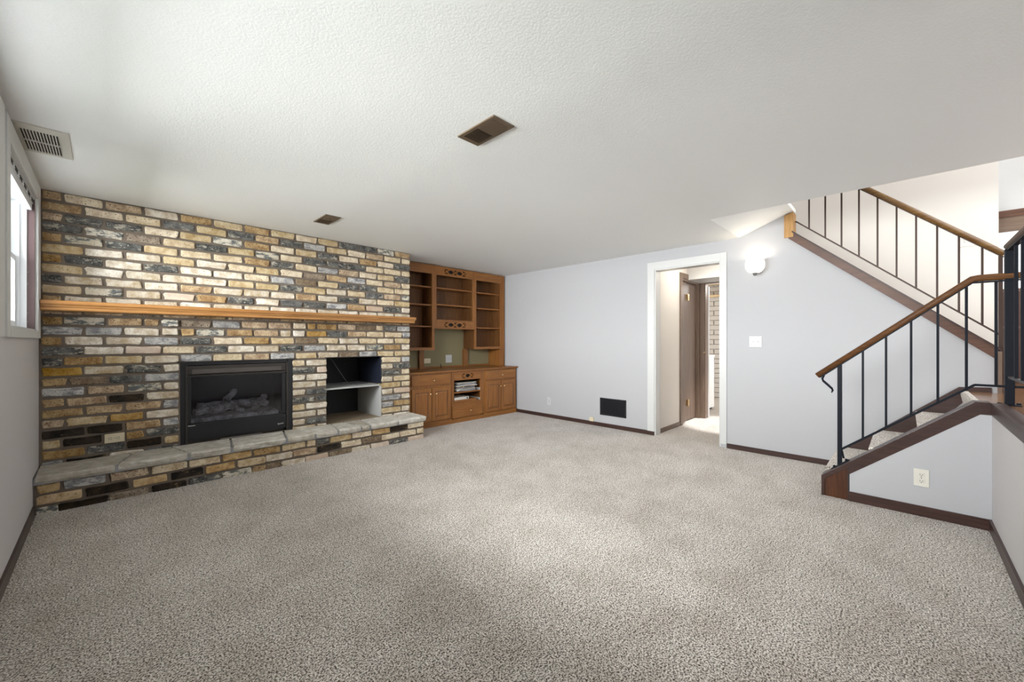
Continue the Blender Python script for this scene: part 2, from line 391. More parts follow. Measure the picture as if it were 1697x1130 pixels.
# brown door and frames in the hall
d2 = link('door_2', None, kind='structure')
ty = DY1 + .012
mb = MB(); mb.box(5.565, 5.635, ty - .02, ty + .0, 0, 2.12).obj('casing', M['trim_z'], d2, .003)
mb = MB(); mb.box(5.635, 6.34, ty - .02, ty, 2.05, 2.12).obj('casing', M['trim_x'], d2, .003)
mb = MB(); mb.box(5.635, 5.66, ty, ty + .11, 0, 2.05); mb.box(6.30, 6.345, ty - .0, ty + .11, 0, 2.05); mb.box(5.66, 6.30, ty, ty + .11, 2.02, 2.05); mb.obj('jamb', M['trim_z'], d2)
mb = MB(); mb.box(5.675, 5.86, ty + .02, ty + .055, 0.02, 2.01).obj('door_leaf', M['trim_z'], d2, .002)
mb = MB(); mb.box(5.88, 6.28, ty + .05, ty + .085, 0.02, 2.01).obj('door_leaf', M['trim_z'], d2, .002)
for z in (1.80, 0.28):
    mb = MB(); mb.box(5.872, 5.93, ty + .006, ty + .05, z - .045, z + .045); mb.tube([(5.872, ty + .0, z - .05), (5.872, ty + .0, z + .05)], .007, 8)
    mb.obj('hinge', M['brass'], d2)
d3 = link('door_3', None, kind='structure')
for y0, y1, nm in ((2.172, 2.226, 'casing'), (1.20, 1.27, 'casing')):
    MB().box(6.33, 6.35, y0, y1, 0, 2.10).obj(nm, M['trim_z'], d3, .004)
MB().box(6.33, 6.35, 1.27, 2.172, 2.03, 2.05).obj('casing', M['trim_y'], d3, .003)
mb = MB(); mb.box(6.35, 6.46, 2.152, 2.179, 0, 2.03); mb.box(6.35, 6.46, 1.25, 1.275, 0, 2.03); mb.obj('jamb', M['trim_z'], d3)
mb = MB(); mb.box(6.46, 6.49, 2.142, 2.160, 0, 2.0); mb.obj('stop', M['white_trim'], d3)
mb = MB(); mb.tube([(6.335, 2.162, 1.0), (6.322, 2.162, 1.0)], .012, 10).obj('strike', M['brass'], d3)

# utility room: painted block wall, joists, washer
bw = struct('wall_utility', (8.92, 9.0, 0.2, 4.6, 0.0, 2.5), M['block_joint'])
blk = MB().box(-.0, .02, -.195, .195, -.045, .045).mesh('block', [M['block']], .004, 1)
rows = 0
for r in range(25):
    for k in range(-1, 5):
        y = 1.62 + 0.41 * k + (0.205 if r % 2 else 0)
        if 1.3 < y < 3.4:
            o = link('block', blk, None, bw); o.location = (8.90 + random.uniform(-.003, .003), y, 0.05 + r * 0.10)
jo = link('ceiling_joists', None, label='bare pine joists and blocking high on the block wall of the utility room', cat='joist')
MB().box(8.50, 8.88, 2.40, 2.46, 2.08, 2.42).obj('joist', M['pine'], jo)
MB().box(8.78, 8.88, 1.6, 3.2, 2.33, 2.40).obj('plate', M['pine'], jo)
MB().box(8.78, 8.88, 2.46, 3.2, 2.08, 2.12).obj('blocking', M['pine'], jo)
ws = thing('washing_machine', 'white washing machine standing by the block wall of the utility room', 'washer', (7.2, 2.7, 0))
def inv(o, p): p.location = Vector(p.location) - Vector(o.location); return p
def child(o, p):
    p.parent = o; p.matrix_parent_inverse = Matrix.Translation(-Vector(o.location)); return p
child(ws, MB().box(6.95, 7.42, 2.37, 2.98, 0.03, 0.90).obj('cabinet', M['enamel'], None, .01))
child(ws, MB().box(6.94, 7.43, 2.36, 2.99, 0.90, 0.935).obj('lid', M['enamel'], None, .008))
child(ws, MB().box(6.97, 7.40, 2.40, 2.96, 0.0, 0.03).obj('base', M['black'], None))

# ------------------------------------------------------------------ windows of the left wall
def window(name, y0, y1, blind=True):
    wn = link(name, None, kind='structure')
    z0, z1 = OZ0, OZ1
    for nm, c in (('casing', (XL - .001, XL + .016, y1, y1 + .13, z0 - .05, z1 + .11)), ('casing', (XL - .001, XL + .016, y0 - .10, y0, z0 - .05, z1 + .11)),
                  ('casing', (XL - .001, XL + .016, y0, y1, z1, z1 + .11)), ('casing', (XL - .001, XL + .018, y0, y1, z0 - .05, z0))):
        MB().box(*c).obj(nm, M['casing'], wn, .003)
    mb = MB(); mb.box(-.40, XL, y1 - .012, y1, z0, z1).obj('jamb', M['plum'], wn)
    mb = MB(); mb.box(-.40, XL, y0, y0 + .012, z0, z1).obj('jamb', M['plum'], wn)
    mb = MB(); mb.box(-.40, XL, y0 + .012, y1 - .012, z1 - .01, z1); mb.box(-.40, XL, y0 + .012, y1 - .012, z0, z0 + .012); mb.obj('jamb', M['white_trim'], wn)
    # vinyl frame, stepped
    mb = MB()
    for (xa, xb, t) in ((-.50, -.38, .018), (-.50, -.41, .030)):
        mb.box(xa, xb, y1 - t - .0, y1 - .0, z0, z1); mb.box(xa, xb, y0, y0 + t, z0, z1)
        mb.box(xa, xb, y0 + t, y1 - t, z1 - t, z1); mb.box(xa, xb, y0 + t, y1 - t, z0, z0 + t)
    mb.obj('window_frame', M['vinyl'], wn)
    zm = 1.72; t = .034
    for nm, xa, xb, za, zb in (('lower_sash', -.452, -.425, z0 + .03, zm + .02), ('upper_sash', -.485, -.458, zm - .02, z1 - .03)):
        mb = MB(); a, b = y0 + .03, y1 - .03
        mb.box(xa, xb, a, a + t, za, zb); mb.box(xa, xb, b - t, b, za, zb)
        mb.box(xa, xb, a + t, b - t, za, za + t); mb.box(xa, xb, a + t, b - t, zb - t, zb)
        s_ = mb.obj(nm, M['vinyl'], wn, .003)
        MB().box((xa + xb) / 2 - .002, (xa + xb) / 2 + .002, a + t, b - t, za + t, zb - t).obj('pane', M['pane'], s_)
    mb = MB()
    for z in (1.30, 1.36, 1.56, 1.64): mb.lathe([(0.0, .0), (.004, .0), (.004, .004)], 8, (-.378, y1 - .012, z), 'x')
    mb.obj('screw', M['pewter'], wn)
    if blind:
        hd = link('blind_headrail', None, wn); 
        hr = MB().box(-.395, -.352, y0 + .02, y1 - .02, z1 - .045, z1 - .012).obj('blind_headrail', M['vinyl'], wn, .003)
        bpy.data.objects.remove(hd)
        mb = MB()
        n = 7
        for i in range(n):
            y = y0 + .06 + (y1 - y0 - .12) * i / (n - 1)
            mb.box(-.3515, -.3490, y - .055, y + .035, z1 - .040, z1 - .032)
            mb.box(-.3515, -.3490, y - .055, y + .035, z1 - .026, z1 - .018)
        mb.obj('headrail_slot', M['slot'], hr)
        mb = MB()
        for i in range(9): mb.box(-.392, -.356, y0 + .025, y1 - .025, z1 - .05 - i * .0045 - .002, z1 - .05 - i * .0045 + .001)
        mb.obj('slat_stack', M['vinyl'], hr)
        MB().tube([(-.375, y0 + .10, z1 - .05), (-.37, y0 + .105, z1 - .35), (-.372, y0 + .13, 1.45)], .004, 6, ).obj('wand', M['vinyl'], hr)
    return wn
window('window_1', OY0, OY1)
window('window_2', PY0, PY1, False)
# clear-out of plaster beside the casing
# ------------------------------------------------------------------ brick chimney wall
def brick_mesh(L, Hh, D, n, seed):
    rnd = random.Random(seed)
    mb = MB(); a, b = L / 2, Hh / 2
    c = .0075
    base = [(-a, -b + c), (-a + c, -b), (0, -b), (a - c, -b), (a, -b + c), (a, b - c), (a - c, b), (-a * .1, b), (-a + c, b), (-a, b - c)]
    o = []
    for x, z in base:
        o.append((x + rnd.uniform(-1, .6) * .006 * (1 if x > 0 else -1), z + rnd.uniform(-1, .45) * .0045 * (1 if z > 0 else -1)))
    if rnd.random() < .30:   # knocked-off corner
        i = rnd.choice([0, 4, 5, 9]); x, z = o[i]; o[i] = (x * .95, z * .45)
    ring0 = [mb.bm.verts.new((x, D, z)) for x, z in o]
    ring1 = [mb.bm.verts.new((x, .004, z)) for x, z in o]
    ring2 = [mb.bm.verts.new((x - math.copysign(.0055, x) * (abs(x) > .01), rnd.uniform(-.001, .001), z - math.copysign(.0045, z))) for x, z in o]
    k = len(o)
    for A, B in ((ring0, ring1), (ring1, ring2)):
        for i in range(k): mb.bm.faces.new([A[i], A[(i + 1) % k], B[(i + 1) % k], B[i]])
    mb.bm.faces.new(ring2)
    me = mb.mesh('brick_shape', [BM['y']])
    for p in me.polygons:
        p.use_smooth = len(p.vertices) == 4 and False
    return me
FULL = [brick_mesh(.205, .0605, .09, 10, i) for i in range(12)]
HALF = [brick_mesh(.105, .0605, .09, 10, 40 + i) for i in range(7)]
def slot_mat(o, m):
    o.material_slots[0].link = 'OBJECT'; o.material_slots[0].material = m
ODD = [-.345, -.229, -.013, .213, .444, .678, .916, 1.14, 1.366, 1.586, 1.81, 2.041, 2.263, 2.488, 2.712]
EVEN = [-.345, -.125, .103, .331, .555, .787, 1.01, 1.225, 1.445, 1.675, 1.905, 2.124, 2.348, 2.583, 2.712]
ROWS = {  # tones include the light: centre rows whiter than the buff brick itself
 1: 'tytwtytyyyddmt', 2: 'tyydydtdgyytyy', 3: 'tddyymtyydytyd', 4: 'dmbydymydddyyy', 5: 'tmdyyytdygtyyd', 6: 'ywwywyyybtgyty',
 7: 'tdwdwwygbyddyy', 8: 'ywwwwyydywydtm', 9: 'dwwwtwwwtwdwyy', 10: 'ymwptdwddgtpdw', 11: 'twwwwwwwwwwwww', 12: 'ttbtttbttttbtt',
 15: 'twwgdytybywyyy', 16: 'dwpydwwdgwwmtw', 17: 'dtywgytgywbgyy',
}
bricks = []   # (xa, xb, zc, code, yface)
def rowz(r): return 2.243 - 0.0766 * (r - 1)
for r, codes in ROWS.items():
    J = ODD if r % 2 else EVEN
    for i, c in enumerate(codes): bricks.append((J[i], J[i + 1], rowz(r), c, 0))
def seg(r, lst):
    for xa, xb, c in lst: bricks.append((xa, xb, rowz(r), c, 0))
seg(13, [(-.345, -.229, 't'), (-.229, .0, 'm'), (.0, .213, 't'), (.213, .318, 't'), (.32, .446, 'm'), (.446, .671, 'b'), (.671, .893, 'g'), (.893, 1.118, 't'), (1.118, 1.337, 't'), (1.337, 1.478, 'y'), (1.478, 1.575, 'o'), (1.575, 1.80, 't'), (1.80, 2.012, 't'), (2.012, 2.245, 'b'), (2.245, 2.351, 'y'), (2.351, 2.514, 'd'), (2.514, 2.712, 'g')])
seg(14, [(-.345, -.125, 'g'), (-.125, .094, 'g'), (.094, .320, 'w'), (.32, .446, 'w'), (.446, .553, 'o'), (.553, .778, 'm'), (.778, .997, 't'), (.997, 1.222, 't'), (1.222, 1.337, 'w'), (1.337, 1.467, 'w'), (1.467, 1.687, 'o'), (1.687, 1.913, 'd'), (1.913, 2.131, 't'), (2.131, 2.355, 'y'), (2.355, 2.59, 'y'), (2.59, 2.712, 'g')])
LEFT = {18: [(-.345, -.125, 'o'), (-.125, .103, 'w'), (.103, .331, 'd'), (.331, .448, 'w')],
        19: [(-.345, -.207, 't'), (-.207, .012, 'b'), (.012, .218, 'd'), (.218, .448, 'g')],
        20: [(-.345, -.11, 'g'), (-.11, .112, 't'), (.112, .335, 'm'), (.335, .448, 'w')],
        21: [(-.345, -.22, 't'), (-.22, .012, 't'), (.012, .225, 'D'), (.225, .448, 'w')],
        22: [(-.345, -.12, 't'), (-.12, .098, 't'), (.098, .33, 't'), (.33, .448, 'g')],
        23: [(-.345, -.22, 't'), (-.22, .012, 'y'), (.012, .225, 'o'), (.225, .448, 'w')],
        24: [(-.345, -.11, 'D'), (-.11, .10, 'D'), (.10, .33, 't'), (.33, .448, 'g')],
        25: [(-.345, -.22, 'y'), (-.22, -.012, 'D'), (.106, .225, 't'), (.225, .448, 'd')],
        26: [(-.345, -.11, 't'), (-.11, .11, 'd'), (.11, .34, 'D'), (.34, .448, 'y')],
        27: [(-.345, -.22, 'g'), (-.22, .012, 'D'), (.012, .225, 'w'), (.225, .448, 'd')]}
LEFT[25] = [(-.345, -.235, 'y'), (-.235, -.012, 'D'), (.104, .225, 't'), (.225, .448, 'd')]
for r, l in LEFT.items(): seg(r, l)
P1 = {18: (1.469, 'yw'), 19: (1.576, 'dp'), 20: (1.469, 'ww'), 21: (1.576, 'ww'), 22: (1.469, 'wd'), 23: (1.576, 'dd'), 24: (1.469, 'yw'), 25: (1.576, 'ww'), 26: (1.469, 'wd'), 27: (1.576, 'ww')}
P2 = {18: (2.582, 'yg'), 19: (2.476, 'wd'), 20: (2.582, 'dy'), 21: (2.476, 'wy'), 22: (2.582, 'yy'), 23: (2.476, 'wp'), 24: (2.582, 'gw'), 25: (2.476, 'gt'), 26: (2.582, 'yw'), 27: (2.476, 'ww')}
for r in P1:
    x, c = P1[r]; seg(r, [(1.334, x, c[0]), (x, 1.690, c[1])])
    x, c = P2[r]; seg(r, [(2.316, x, c[0]), (x, 2.712, c[1])])
bw_ = MB()
for c in ((XL, .458, 4.492, 4.60, 0, H), (.458, 1.346, 4.492, 4.60, .985, H), (1.346, 1.680, 4.492, 4.60, 0, H), (1.680, 2.328, 4.492, 4.60, .99, H), (2.328, 2.70, 4.492, 5.15, 0, H), (.44, 2.4, 4.492, 4.60, 0, .224), (.44, 1.346, 4.492, 4.60, .224, .262), (.44, 2.33, 4.60, 5.148, 0, .222)): bw_.box(*c)
wall_brick = bw_.obj('wall_brick', M['mortar'], kind='structure')
rb = random.Random(11)
def place_brick(name, xa, xb, zc, code, yf, parent):
    if yf > 4.4 and 1.30 < zc < 1.42 or (yf > 4.4 and 1.20 < zc < 1.42):
        xm = (xa + xb) / 2
        if .33 < xm < .45 or 1.34 < xm < 1.48 or 2.36 < xm < 2.50: yf -= .014
    L = xb - xa - .017; short = L < .155
    me = rb.choice(HALF if short else FULL)
    o = link(name, me, None, parent)
    o.scale = (L / (.105 if short else .205), 1, rb.uniform(.97, 1.03))
    dx = .004 if xa <= -.34 else 0
    o.location = ((xa + xb) / 2 + dx, yf + rb.uniform(-.004, .003), zc + rb.uniform(-.002, .002))
    o.rotation_euler = (rb.uniform(-.012, .012), rb.uniform(-.010, .010), rb.uniform(-.010, .010))
    slot_mat(o, BM[code]); return o
def vis_size(b):
    x = (b[0] + b[1]) / 2; F = x * .7125 + 4.48 * .7017
    hid = .4 if abs(b[2] - 1.40) < .03 or b[2] < .28 else 1
    return (b[1] - b[0]) / F ** 2.6 * hid
bricks.sort(key=vis_size, reverse=True)
for b in bricks[:300]: place_brick('brick', b[0], b[1], b[2], b[3], 4.482, wall_brick)
rest = MB(); keys = list(BM)
bm_all = bmesh.new(); midx = []
vs_, fs_, mi_ = [], [], []
for b in bricks[300:]:
    L = b[1] - b[0] - .017; short = L < .155; me = rb.choice(HALF if short else FULL)
    sx = L / (.105 if short else .205); off = len(vs_); y = 4.482 + rb.uniform(-.004, .003)
    for v in me.vertices: vs_.append(((b[0] + b[1]) / 2 + v.co.x * sx, y + v.co.y, b[2] + v.co.z))
    for p in me.polygons: fs_.append([off + i for i in p.vertices]); mi_.append(keys.index(b[3]))
me = bpy.data.meshes.new('far_bricks'); me.from_pydata(vs_, [], fs_)
for k in keys: me.materials.append(BM[k])
for p, i in zip(me.polygons, mi_): p.material_index = i
link('brick_courses', me, None, wall_brick, kind='stuff')
# steel lintels over the two openings
struct('lintel', [(.43, 1.36, 4.478, 4.59, .983, .992), (1.66, 2.345, 4.478, 4.59, .985, .994)], M['brown_metal'], wall_brick)

# ------------------------------------------------------------------ raised hearth
hearth = thing('hearth', 'raised brick hearth with pale flagstone top below the fireplace', 'hearth', (1.18, 4.3, 0))
child(hearth, MB().box(XL + .002, 2.69, 4.162, 4.485, 0, .205).obj('mortar_core', M['mortar'], None))
HA = [(-.327, -.228, 'o'), (-.206, -.001, 'g'), (.02, .227, 't'), (.247, .456, 'y'), (.472, .679, 'y'), (.697, .904, 'o'), (.924, 1.134, 't'), (1.153, 1.353, 'y'), (1.372, 1.452, 'y'), (1.463, 1.577, 'd'), (1.593, 1.803, 'y'), (1.82, 2.028, 'y'), (2.043, 2.247, 'o'), (2.257, 2.47, 'D'), (2.481, 2.693, 'y')]
HB = [(-.331, -.124, 'o'), (-.103, .118, 'D'), (.14, .336, 'o'), (.36, .564, 'D'), (.582, .785, 'o'), (.804, 1.015, 'y'), (1.024, 1.239, 'w'), (1.245, 1.455, 't'), (1.471, 1.688, 'D'), (1.705, 1.918, 'y'), (1.927, 2.143, 'b'), (2.153, 2.37, 'y'), (2.38, 2.585, 'y'), (2.602, 2.693, 'y')]
HC = [(-.329, -.232, 'm'), (-.232, .006, 'D'), (.015, .23, 'b'), (.247, .455, 'D'), (.47, .679, 'd'), (.694, .91, 'm'), (.916, 1.021, 't'), (1.024, 1.143, 'b'), (1.148, 1.353, 'w'), (1.358, 1.573, 'p'), (1.581, 1.812, 'b'), (1.816, 2.014, 'w'), (2.028, 2.242, 'p'), (2.247, 2.47, 'd'), (2.481, 2.693, 'p')]
for z, row in ((.170, HA), (.0935, HB), (.017, HC)):
    for xa, xb, c in row:
        o = place_brick('brick', xa - .010, xb + .010, z, c, 4.150, None); child(hearth, o)
for z, c1, c2 in ((.170, 'y', 'o'), (.0935, 't', 'y'), (.017, 'p', 'w')):   # return of the hearth on its right end
    for k, c in ((0, c1), (1, c2)):
        o = place_brick('brick', 0, .17, z, c, 0, None); o.rotation_euler = (0, 0, PI / 2); o.location = (2.699, 4.235 + .16 * k, z); child(hearth, o)
# flagstones
fx = [-.343, .052, .471, .759, 1.187, 1.445, 1.667, 1.909, 2.01, 2.343, 2.722]
skew = [0, .10, -.08, .05, .07, -.09, .06, -.05, .05, -.06, 0]
rf = random.Random(5)
def slab(pts, ztop, th, name='flagstone'):
    # irregular slab with a broken front edge
    mb = MB(); n = len(pts)
    cx = sum(p[0] for p in pts) / n; cy = sum(p[1] for p in pts) / n
    top = [mb.bm.verts.new((p[0] + (cx - p[0]) * .02 + rf.uniform(-.002, .002), p[1] + (.012 if p[1] < 4.2 else 0), ztop + rf.uniform(-.002, .002))) for p in pts]
    mid = [mb.bm.verts.new((p[0], p[1] + (rf.uniform(-.006, .003) if p[1] < 4.2 else 0), ztop - .012 + rf.uniform(-.003, .003))) for p in pts]
    mid2 = [mb.bm.verts.new((p[0], p[1] + (rf.uniform(-.004, .006) if p[1] < 4.2 else 0), ztop - .035 + rf.uniform(-.003, .003))) for p in pts]
    bot = [mb.bm.verts.new((p[0] + (cx - p[0]) * .02, p[1] + (.012 if p[1] < 4.2 else 0), ztop - th)) for p in pts]
    for A, B in ((top, mid), (mid, mid2), (mid2, bot)):
        for i in range(n): mb.bm.faces.new([A[i], A[(i + 1) % n], B[(i + 1) % n], B[i]])
    mb.bm.faces.new(top); mb.bm.faces.new(bot[::-1])
    o = mb.obj(name, M['flagstone'], None); return child(hearth, o)
child(hearth, MB().box(XL + .003, 2.71, 4.135, 4.475, .206, .250).obj('bedding_mortar', plain('grey_bedding_mortar', (0.30, 0.30, 0.31), .9), None))
for i in range(10):
    a, b = fx[i] + .006, fx[i + 1] - .006; sa, sb = skew[i], skew[i + 1]
    m = 4.30 + rf.uniform(-.04, .04)
    ns = max(2, int((b - a) / .07)); front = [(a + (b - a) * k / ns, 4.118 + rf.uniform(-.006, .006)) for k in range(ns + 1)]
    front[0] = (front[0][0] + .004, front[0][1] + .010); front[-1] = (front[-1][0] - .004, front[-1][1] + .010)
    if i in (1, 3, 4, 8):      # front stone with a second smaller stone behind
        m1 = (a + sa * .5, 4.30 + rf.uniform(-.03, .02)); m2 = (b + sb * .5, 4.31 + rf.uniform(-.03, .03)); mm = ((m1[0] + m2[0]) / 2, m1[1] + rf.uniform(-.04, .04))
        slab(front + [m2, mm, m1], .264, .055)
        up = .012
        slab([(m1[0], m1[1] + up), (mm[0], mm[1] + up), (m2[0], m2[1] + up), (b + sb, 4.477), (a + sa, 4.477)], .264, .05)
    else:
        slab(front + [(b + sb * .5, 4.30), (b + sb, 4.477), (a + sa, 4.477), (a + sa * .5, 4.30)], .264, .055)

# ------------------------------------------------------------------ mantel
mt = thing('mantel_shelf', 'long oak mantel shelf across the brick wall above the fireplace', 'mantel', (1.18, 4.4, 1.39))
mb = MB(); pr = [(4.478, 1.463), (4.318, 1.463), (4.312, 1.457), (4.312, 1.437), (4.320, 1.430), (4.320, 1.427), (4.478, 1.427)]
child(mt, mb.prism(pr, 'x', XL + .018, 2.690).obj('upper_board', M['mantel_x'], None))
mb = MB(); pr = [(4.478, 1.4265), (4.326, 1.4265), (4.326, 1.418), (4.332, 1.412), (4.332, 1.396), (4.338, 1.390), (4.478, 1.390)]
child(mt, mb.prism(pr, 'x', XL + .018, 2.682).obj('lower_board', M['mantel_x'], None))

# ------------------------------------------------------------------ gas fireplace insert
fp = thing('gas_fireplace', 'black gas fireplace insert with glass front set in the brick wall', 'fireplace', (0.9, 4.6, .265))
def fpc(nm, c, m, bv=0): return child(fp, MB().box(*c).obj(nm, m, None, bv))
mb = MB()
for c in ((.450, .484, 4.487, 4.60, .266, .982), (1.300, 1.343, 4.487, 4.60, .266, .982), (.484, 1.300, 4.500, 4.60, .955, .982)): mb.box(*c)
child(fp, mb.obj('surround', M['black_metal'], None, .002))
mb = MB()
for c in ((.484, .500, 4.480, 4.60, .266, .955), (1.284, 1.300, 4.480, 4.60, .266, .955), (.500, 1.284, 4.520, 4.60, .266, .29)): mb.box(*c)
child(fp, mb.obj('side_trim', M['brown_metal'], None, .002))
fpc('upper_louver', (.500, 1.284, 4.494, 4.53, .872, .950), M['brown_metal'], .004)
child(fp, MB().box(.532, 1.24, 4.489, 4.50, .878, .918).obj('louver_blade', plain('worn_bronze', (0.085, 0.072, 0.062), .5, .2), None, .003))
fpc('hood', (.490, 1.292, 4.474, 4.53, .857, .868), M['brown_metal'], .003)
mb = MB()
for c in ((.500, .525, 4.496, 4.52, .440, .857), (1.245, 1.284, 4.496, 4.52, .440, .857), (.525, 1.245, 4.496, 4.52, .846, .857), (.525, 1.245, 4.496, 4.52, .430, .442)): mb.box(*c)
child(fp, mb.obj('door_frame', M['black_metal'], None, .002))
fpc('glass_pane', (.525, 1.245, 4.506, 4.510, .442, .846), M['smoke_glass'])
fpc('lower_panel', (.500, 1.284, 4.490, 4.53, .292, .430), M['black_metal'], .003)
fpc('control_handle', (.503, .553, 4.484, 4.491, .419, .425), M['silver'])
mb = MB(); pts = [(1.208 + .052 * k / 26, 4.4885, .337 + .007 * math.sin(k * 1.9) * (1.0 if k > 5 else 1.6) + .0008 * k * .2) for k in range(27)]
child(fp, mb.tube(pts, .0011, 5).obj('script_emblem', M['silver'], None))
mb = MB(); mb.box(.73, 1.07, 4.468, 4.482, .266, .271)
for k in range(22): mb.box(.735 + k * .0153, .741 + k * .0153, 4.468, 4.482, .271, .279)
child(fp, mb.obj('toothed_strip', plain('grey_steel', (.28, .26, .23), .5, .5), None))
mb = MB()  # firebox
for c in ((.50, 1.284, 4.93, 4.95, .30, .95), (.48, .50, 4.53, 4.95, .30, .95), (1.284, 1.30, 4.53, 4.95, .30, .95), (.50, 1.284, 4.53, 4.93, .93, .95), (.50, 1.284, 4.53, 4.93, .30, .43)): mb.box(*c)
child(fp, mb.obj('firebox', plain('firebox_lining', (.035, .034, .036), .7), None))
fpc('ember_tray', (.53, 1.23, 4.54, 4.80, .43, .475), M['log'], .008)
def log(p0, p1, r, sd):
    rr = random.Random(sd); n = 8; path = []; rad = []
    for i in range(n + 1):
        t = i / n; v = Vector(p0).lerp(Vector(p1), t); v += Vector((0, rr.uniform(-.008, .008), rr.uniform(-.008, .010)))
        path.append(v); rad.append(r * rr.uniform(.82, 1.15) * (1 if 0 < i < n else .8))
    mb = MB(); mb.tube(path, rad, 9); o = mb.obj('log', M['log'], None); child(fp, o)
log((.56, 4.62, .515), (.86, 4.68, .535), .036, 1); log((.78, 4.70, .565), (.94, 4.58, .490), .024, 2)
log((.84, 4.74, .560), (1.17, 4.70, .535), .036, 3); log((1.02, 4.60, .50), (1.15, 4.70, .61), .030, 4)
log((.82, 4.78, .58), (.92, 4.83, .675), .030, 5); log((.60, 4.78, .555), (1.15, 4.80, .555), .030, 6)

# ------------------------------------------------------------------ open niche right of the fireplace
nc = thing('fireplace_niche', 'black lined open niche with a pale shelf right of the glass fireplace', 'niche', (2.0, 4.8, .262))
def ncc(nm, c, m, bv=0): return child(nc, MB().box(*c).obj(nm, m, None, bv))
mb = MB()
for c in ((1.683, 2.326, 5.10, 5.12, .255, 1.01), (1.660, 1.680, 4.60, 5.12, .255, 1.01), (1.683, 2.326, 4.60, 5.10, .995, 1.01)): mb.box(*c)
child(nc, mb.obj('lining', M['black'], None))
ncc('upper_side_panel', (2.312, 2.326, 4.50, 5.10, .66, .99), plain('dark_navy_panel', (.012, .016, .03), .5))
ncc('lower_side_panel', (2.306, 2.326, 4.50, 5.10, .262, .632), M['board'])
ncc('shelf', (1.684, 2.305, 4.505, 5.09, .633, .650), M['board'], .002)
ncc('bottom_board', (1.684, 2.306, 4.487, 5.10, .225, .264), M['niche_floor'])
cb = MB().tube([(1.849, 4.9, .985), (1.849, 4.75, .937), (1.907, 4.75, .844), (1.97, 4.75, .744), (2.02, 4.74, .672), (2.06, 4.73, .657), (2.135, 4.74, .656), (2.20, 4.78, .656), (2.27, 4.74, .656), (2.24, 4.68, .656), (2.12, 4.69, .657), (2.06, 4.75, .657), (2.1, 4.82, .656)], .0045, 7, ).obj('coaxial_cable', plain('grey_cable', (.11, .11, .11), .5), None, smooth=True, label='thin grey cable hanging down and coiled on the shelf of the niche', cat='cable')

# ------------------------------------------------------------------ built-in cabinets
def fret_panel(name, x0, x1, z0, z1, y, th, cx, cz, cells, s, mat):
    """flat rail with pierced fretwork: lens ovals between crossed bars"""
    cu = bpy.data.curves.new(name, 'CURVE'); cu.dimensions = '2D'; cu.fill_mode = 'BOTH'; cu.extrude = th / 2
    def poly(pts):
        sp = cu.splines.new('POLY'); sp.points.add(len(pts) - 1); sp.use_cyclic_u = True
        for p, (a, b) in zip(sp.points, pts): p.co = (a, b, 0, 1)
    poly([(x0, z0), (x1, z0), (x1, z1), (x0, z1)])
    w_ = s * 1.0; h = s * .44
    def lens(c, ww, hh):
        pts = []
        for k in range(10):
            t = -1 + 2 * k / 10; pts.append((c + ww * t, cz + hh * (1 - t * t)))
        for k in range(10):
            t = 1 - 2 * k / 10; pts.append((c + ww * t, cz - hh * (1 - t * t)))
        poly(pts)
    pitch = s * 2.0
    for i in range(cells):
        c = cx + (i - (cells - 1) / 2) * pitch
        lens(c, s * .66, h * .8)
    for i in range(cells + 1):
        c = cx + (i - cells / 2) * pitch; e = s * .10
        poly([(c - s * .42, cz + h), (c + s * .42, cz + h), (c, cz + e * 1.3)])
        poly([(c - s * .42, cz - h), (c, cz - e * 1.3), (c + s * .42, cz - h)])
        if i in (0, cells):
            d = -1 if i == 0 else 1
            poly([(c + d * e * 1.4, cz), (c + d * s * .40, cz + h * .72), (c + d * s * .46, cz), (c + d * s * .40, cz - h * .72)])
        else:
            poly([(c + e * 1.3, cz), (c + s * .30, cz + h * .5), (c + s * .30, cz - h * .5)])
            poly([(c - e * 1.3, cz), (c - s * .30, cz - h * .5), (c - s * .30, cz + h * .5)])
    tmp = bpy.data.objects.new(name, cu); me = bpy.data.meshes.new_from_object(tmp); bpy.data.objects.remove(tmp)
    me.transform(Matrix.Rotation(PI / 2, 4, 'X')); me.transform(Matrix.Translation((0, y + th / 2, 0)))
    me.materials.clear(); me.materials.append(mat)
    return link(name, me, None)
OX, OZ_, OY_ = M['oak_x'], M['oak_z'], M['oak_y']
FU, FL = 4.86, 4.58      # front planes of upper and lower units
def unit(name, label, x, z): return thing(name, label, 'cabinet', (x, 4.9, z))
def add(t, nm, c, m, bv=.0015): return child(t, MB().box(*c).obj(nm, m, None, bv))
def bookcase(t, x0, x1, xo0, xo1, zb, shelves, bottom, top):
    """x0..x1 outer, xo0..xo1 opening"""
    add(t, 'stile', (x0, xo0, FU, FU + .02, zb, H - .012), OZ_); add(t, 'stile', (xo1, x1, FU, FU + .02, zb, H - .012), OZ_)
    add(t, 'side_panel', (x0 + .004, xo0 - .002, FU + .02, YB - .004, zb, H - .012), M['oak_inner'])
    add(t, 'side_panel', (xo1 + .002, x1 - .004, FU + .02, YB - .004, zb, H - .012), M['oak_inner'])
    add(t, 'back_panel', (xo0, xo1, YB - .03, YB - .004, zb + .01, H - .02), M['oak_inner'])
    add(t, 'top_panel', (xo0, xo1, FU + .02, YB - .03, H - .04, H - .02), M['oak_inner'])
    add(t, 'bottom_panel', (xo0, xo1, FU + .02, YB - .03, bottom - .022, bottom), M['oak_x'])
    for z in shelves: add(t, 'shelf', (xo0, xo1, FU + .022, YB - .03, z - .009, z + .009), M['oak_x'])
u1 = unit('wall_bookcase', 'oak open bookcase unit next to the brick wall, crossed by the mantel end', 3.0, 1.04)
bookcase(u1, 2.718, 3.335, 2.76, 3.295, 1.045, (1.948, 1.69, 1.379), 1.078, 2.14)
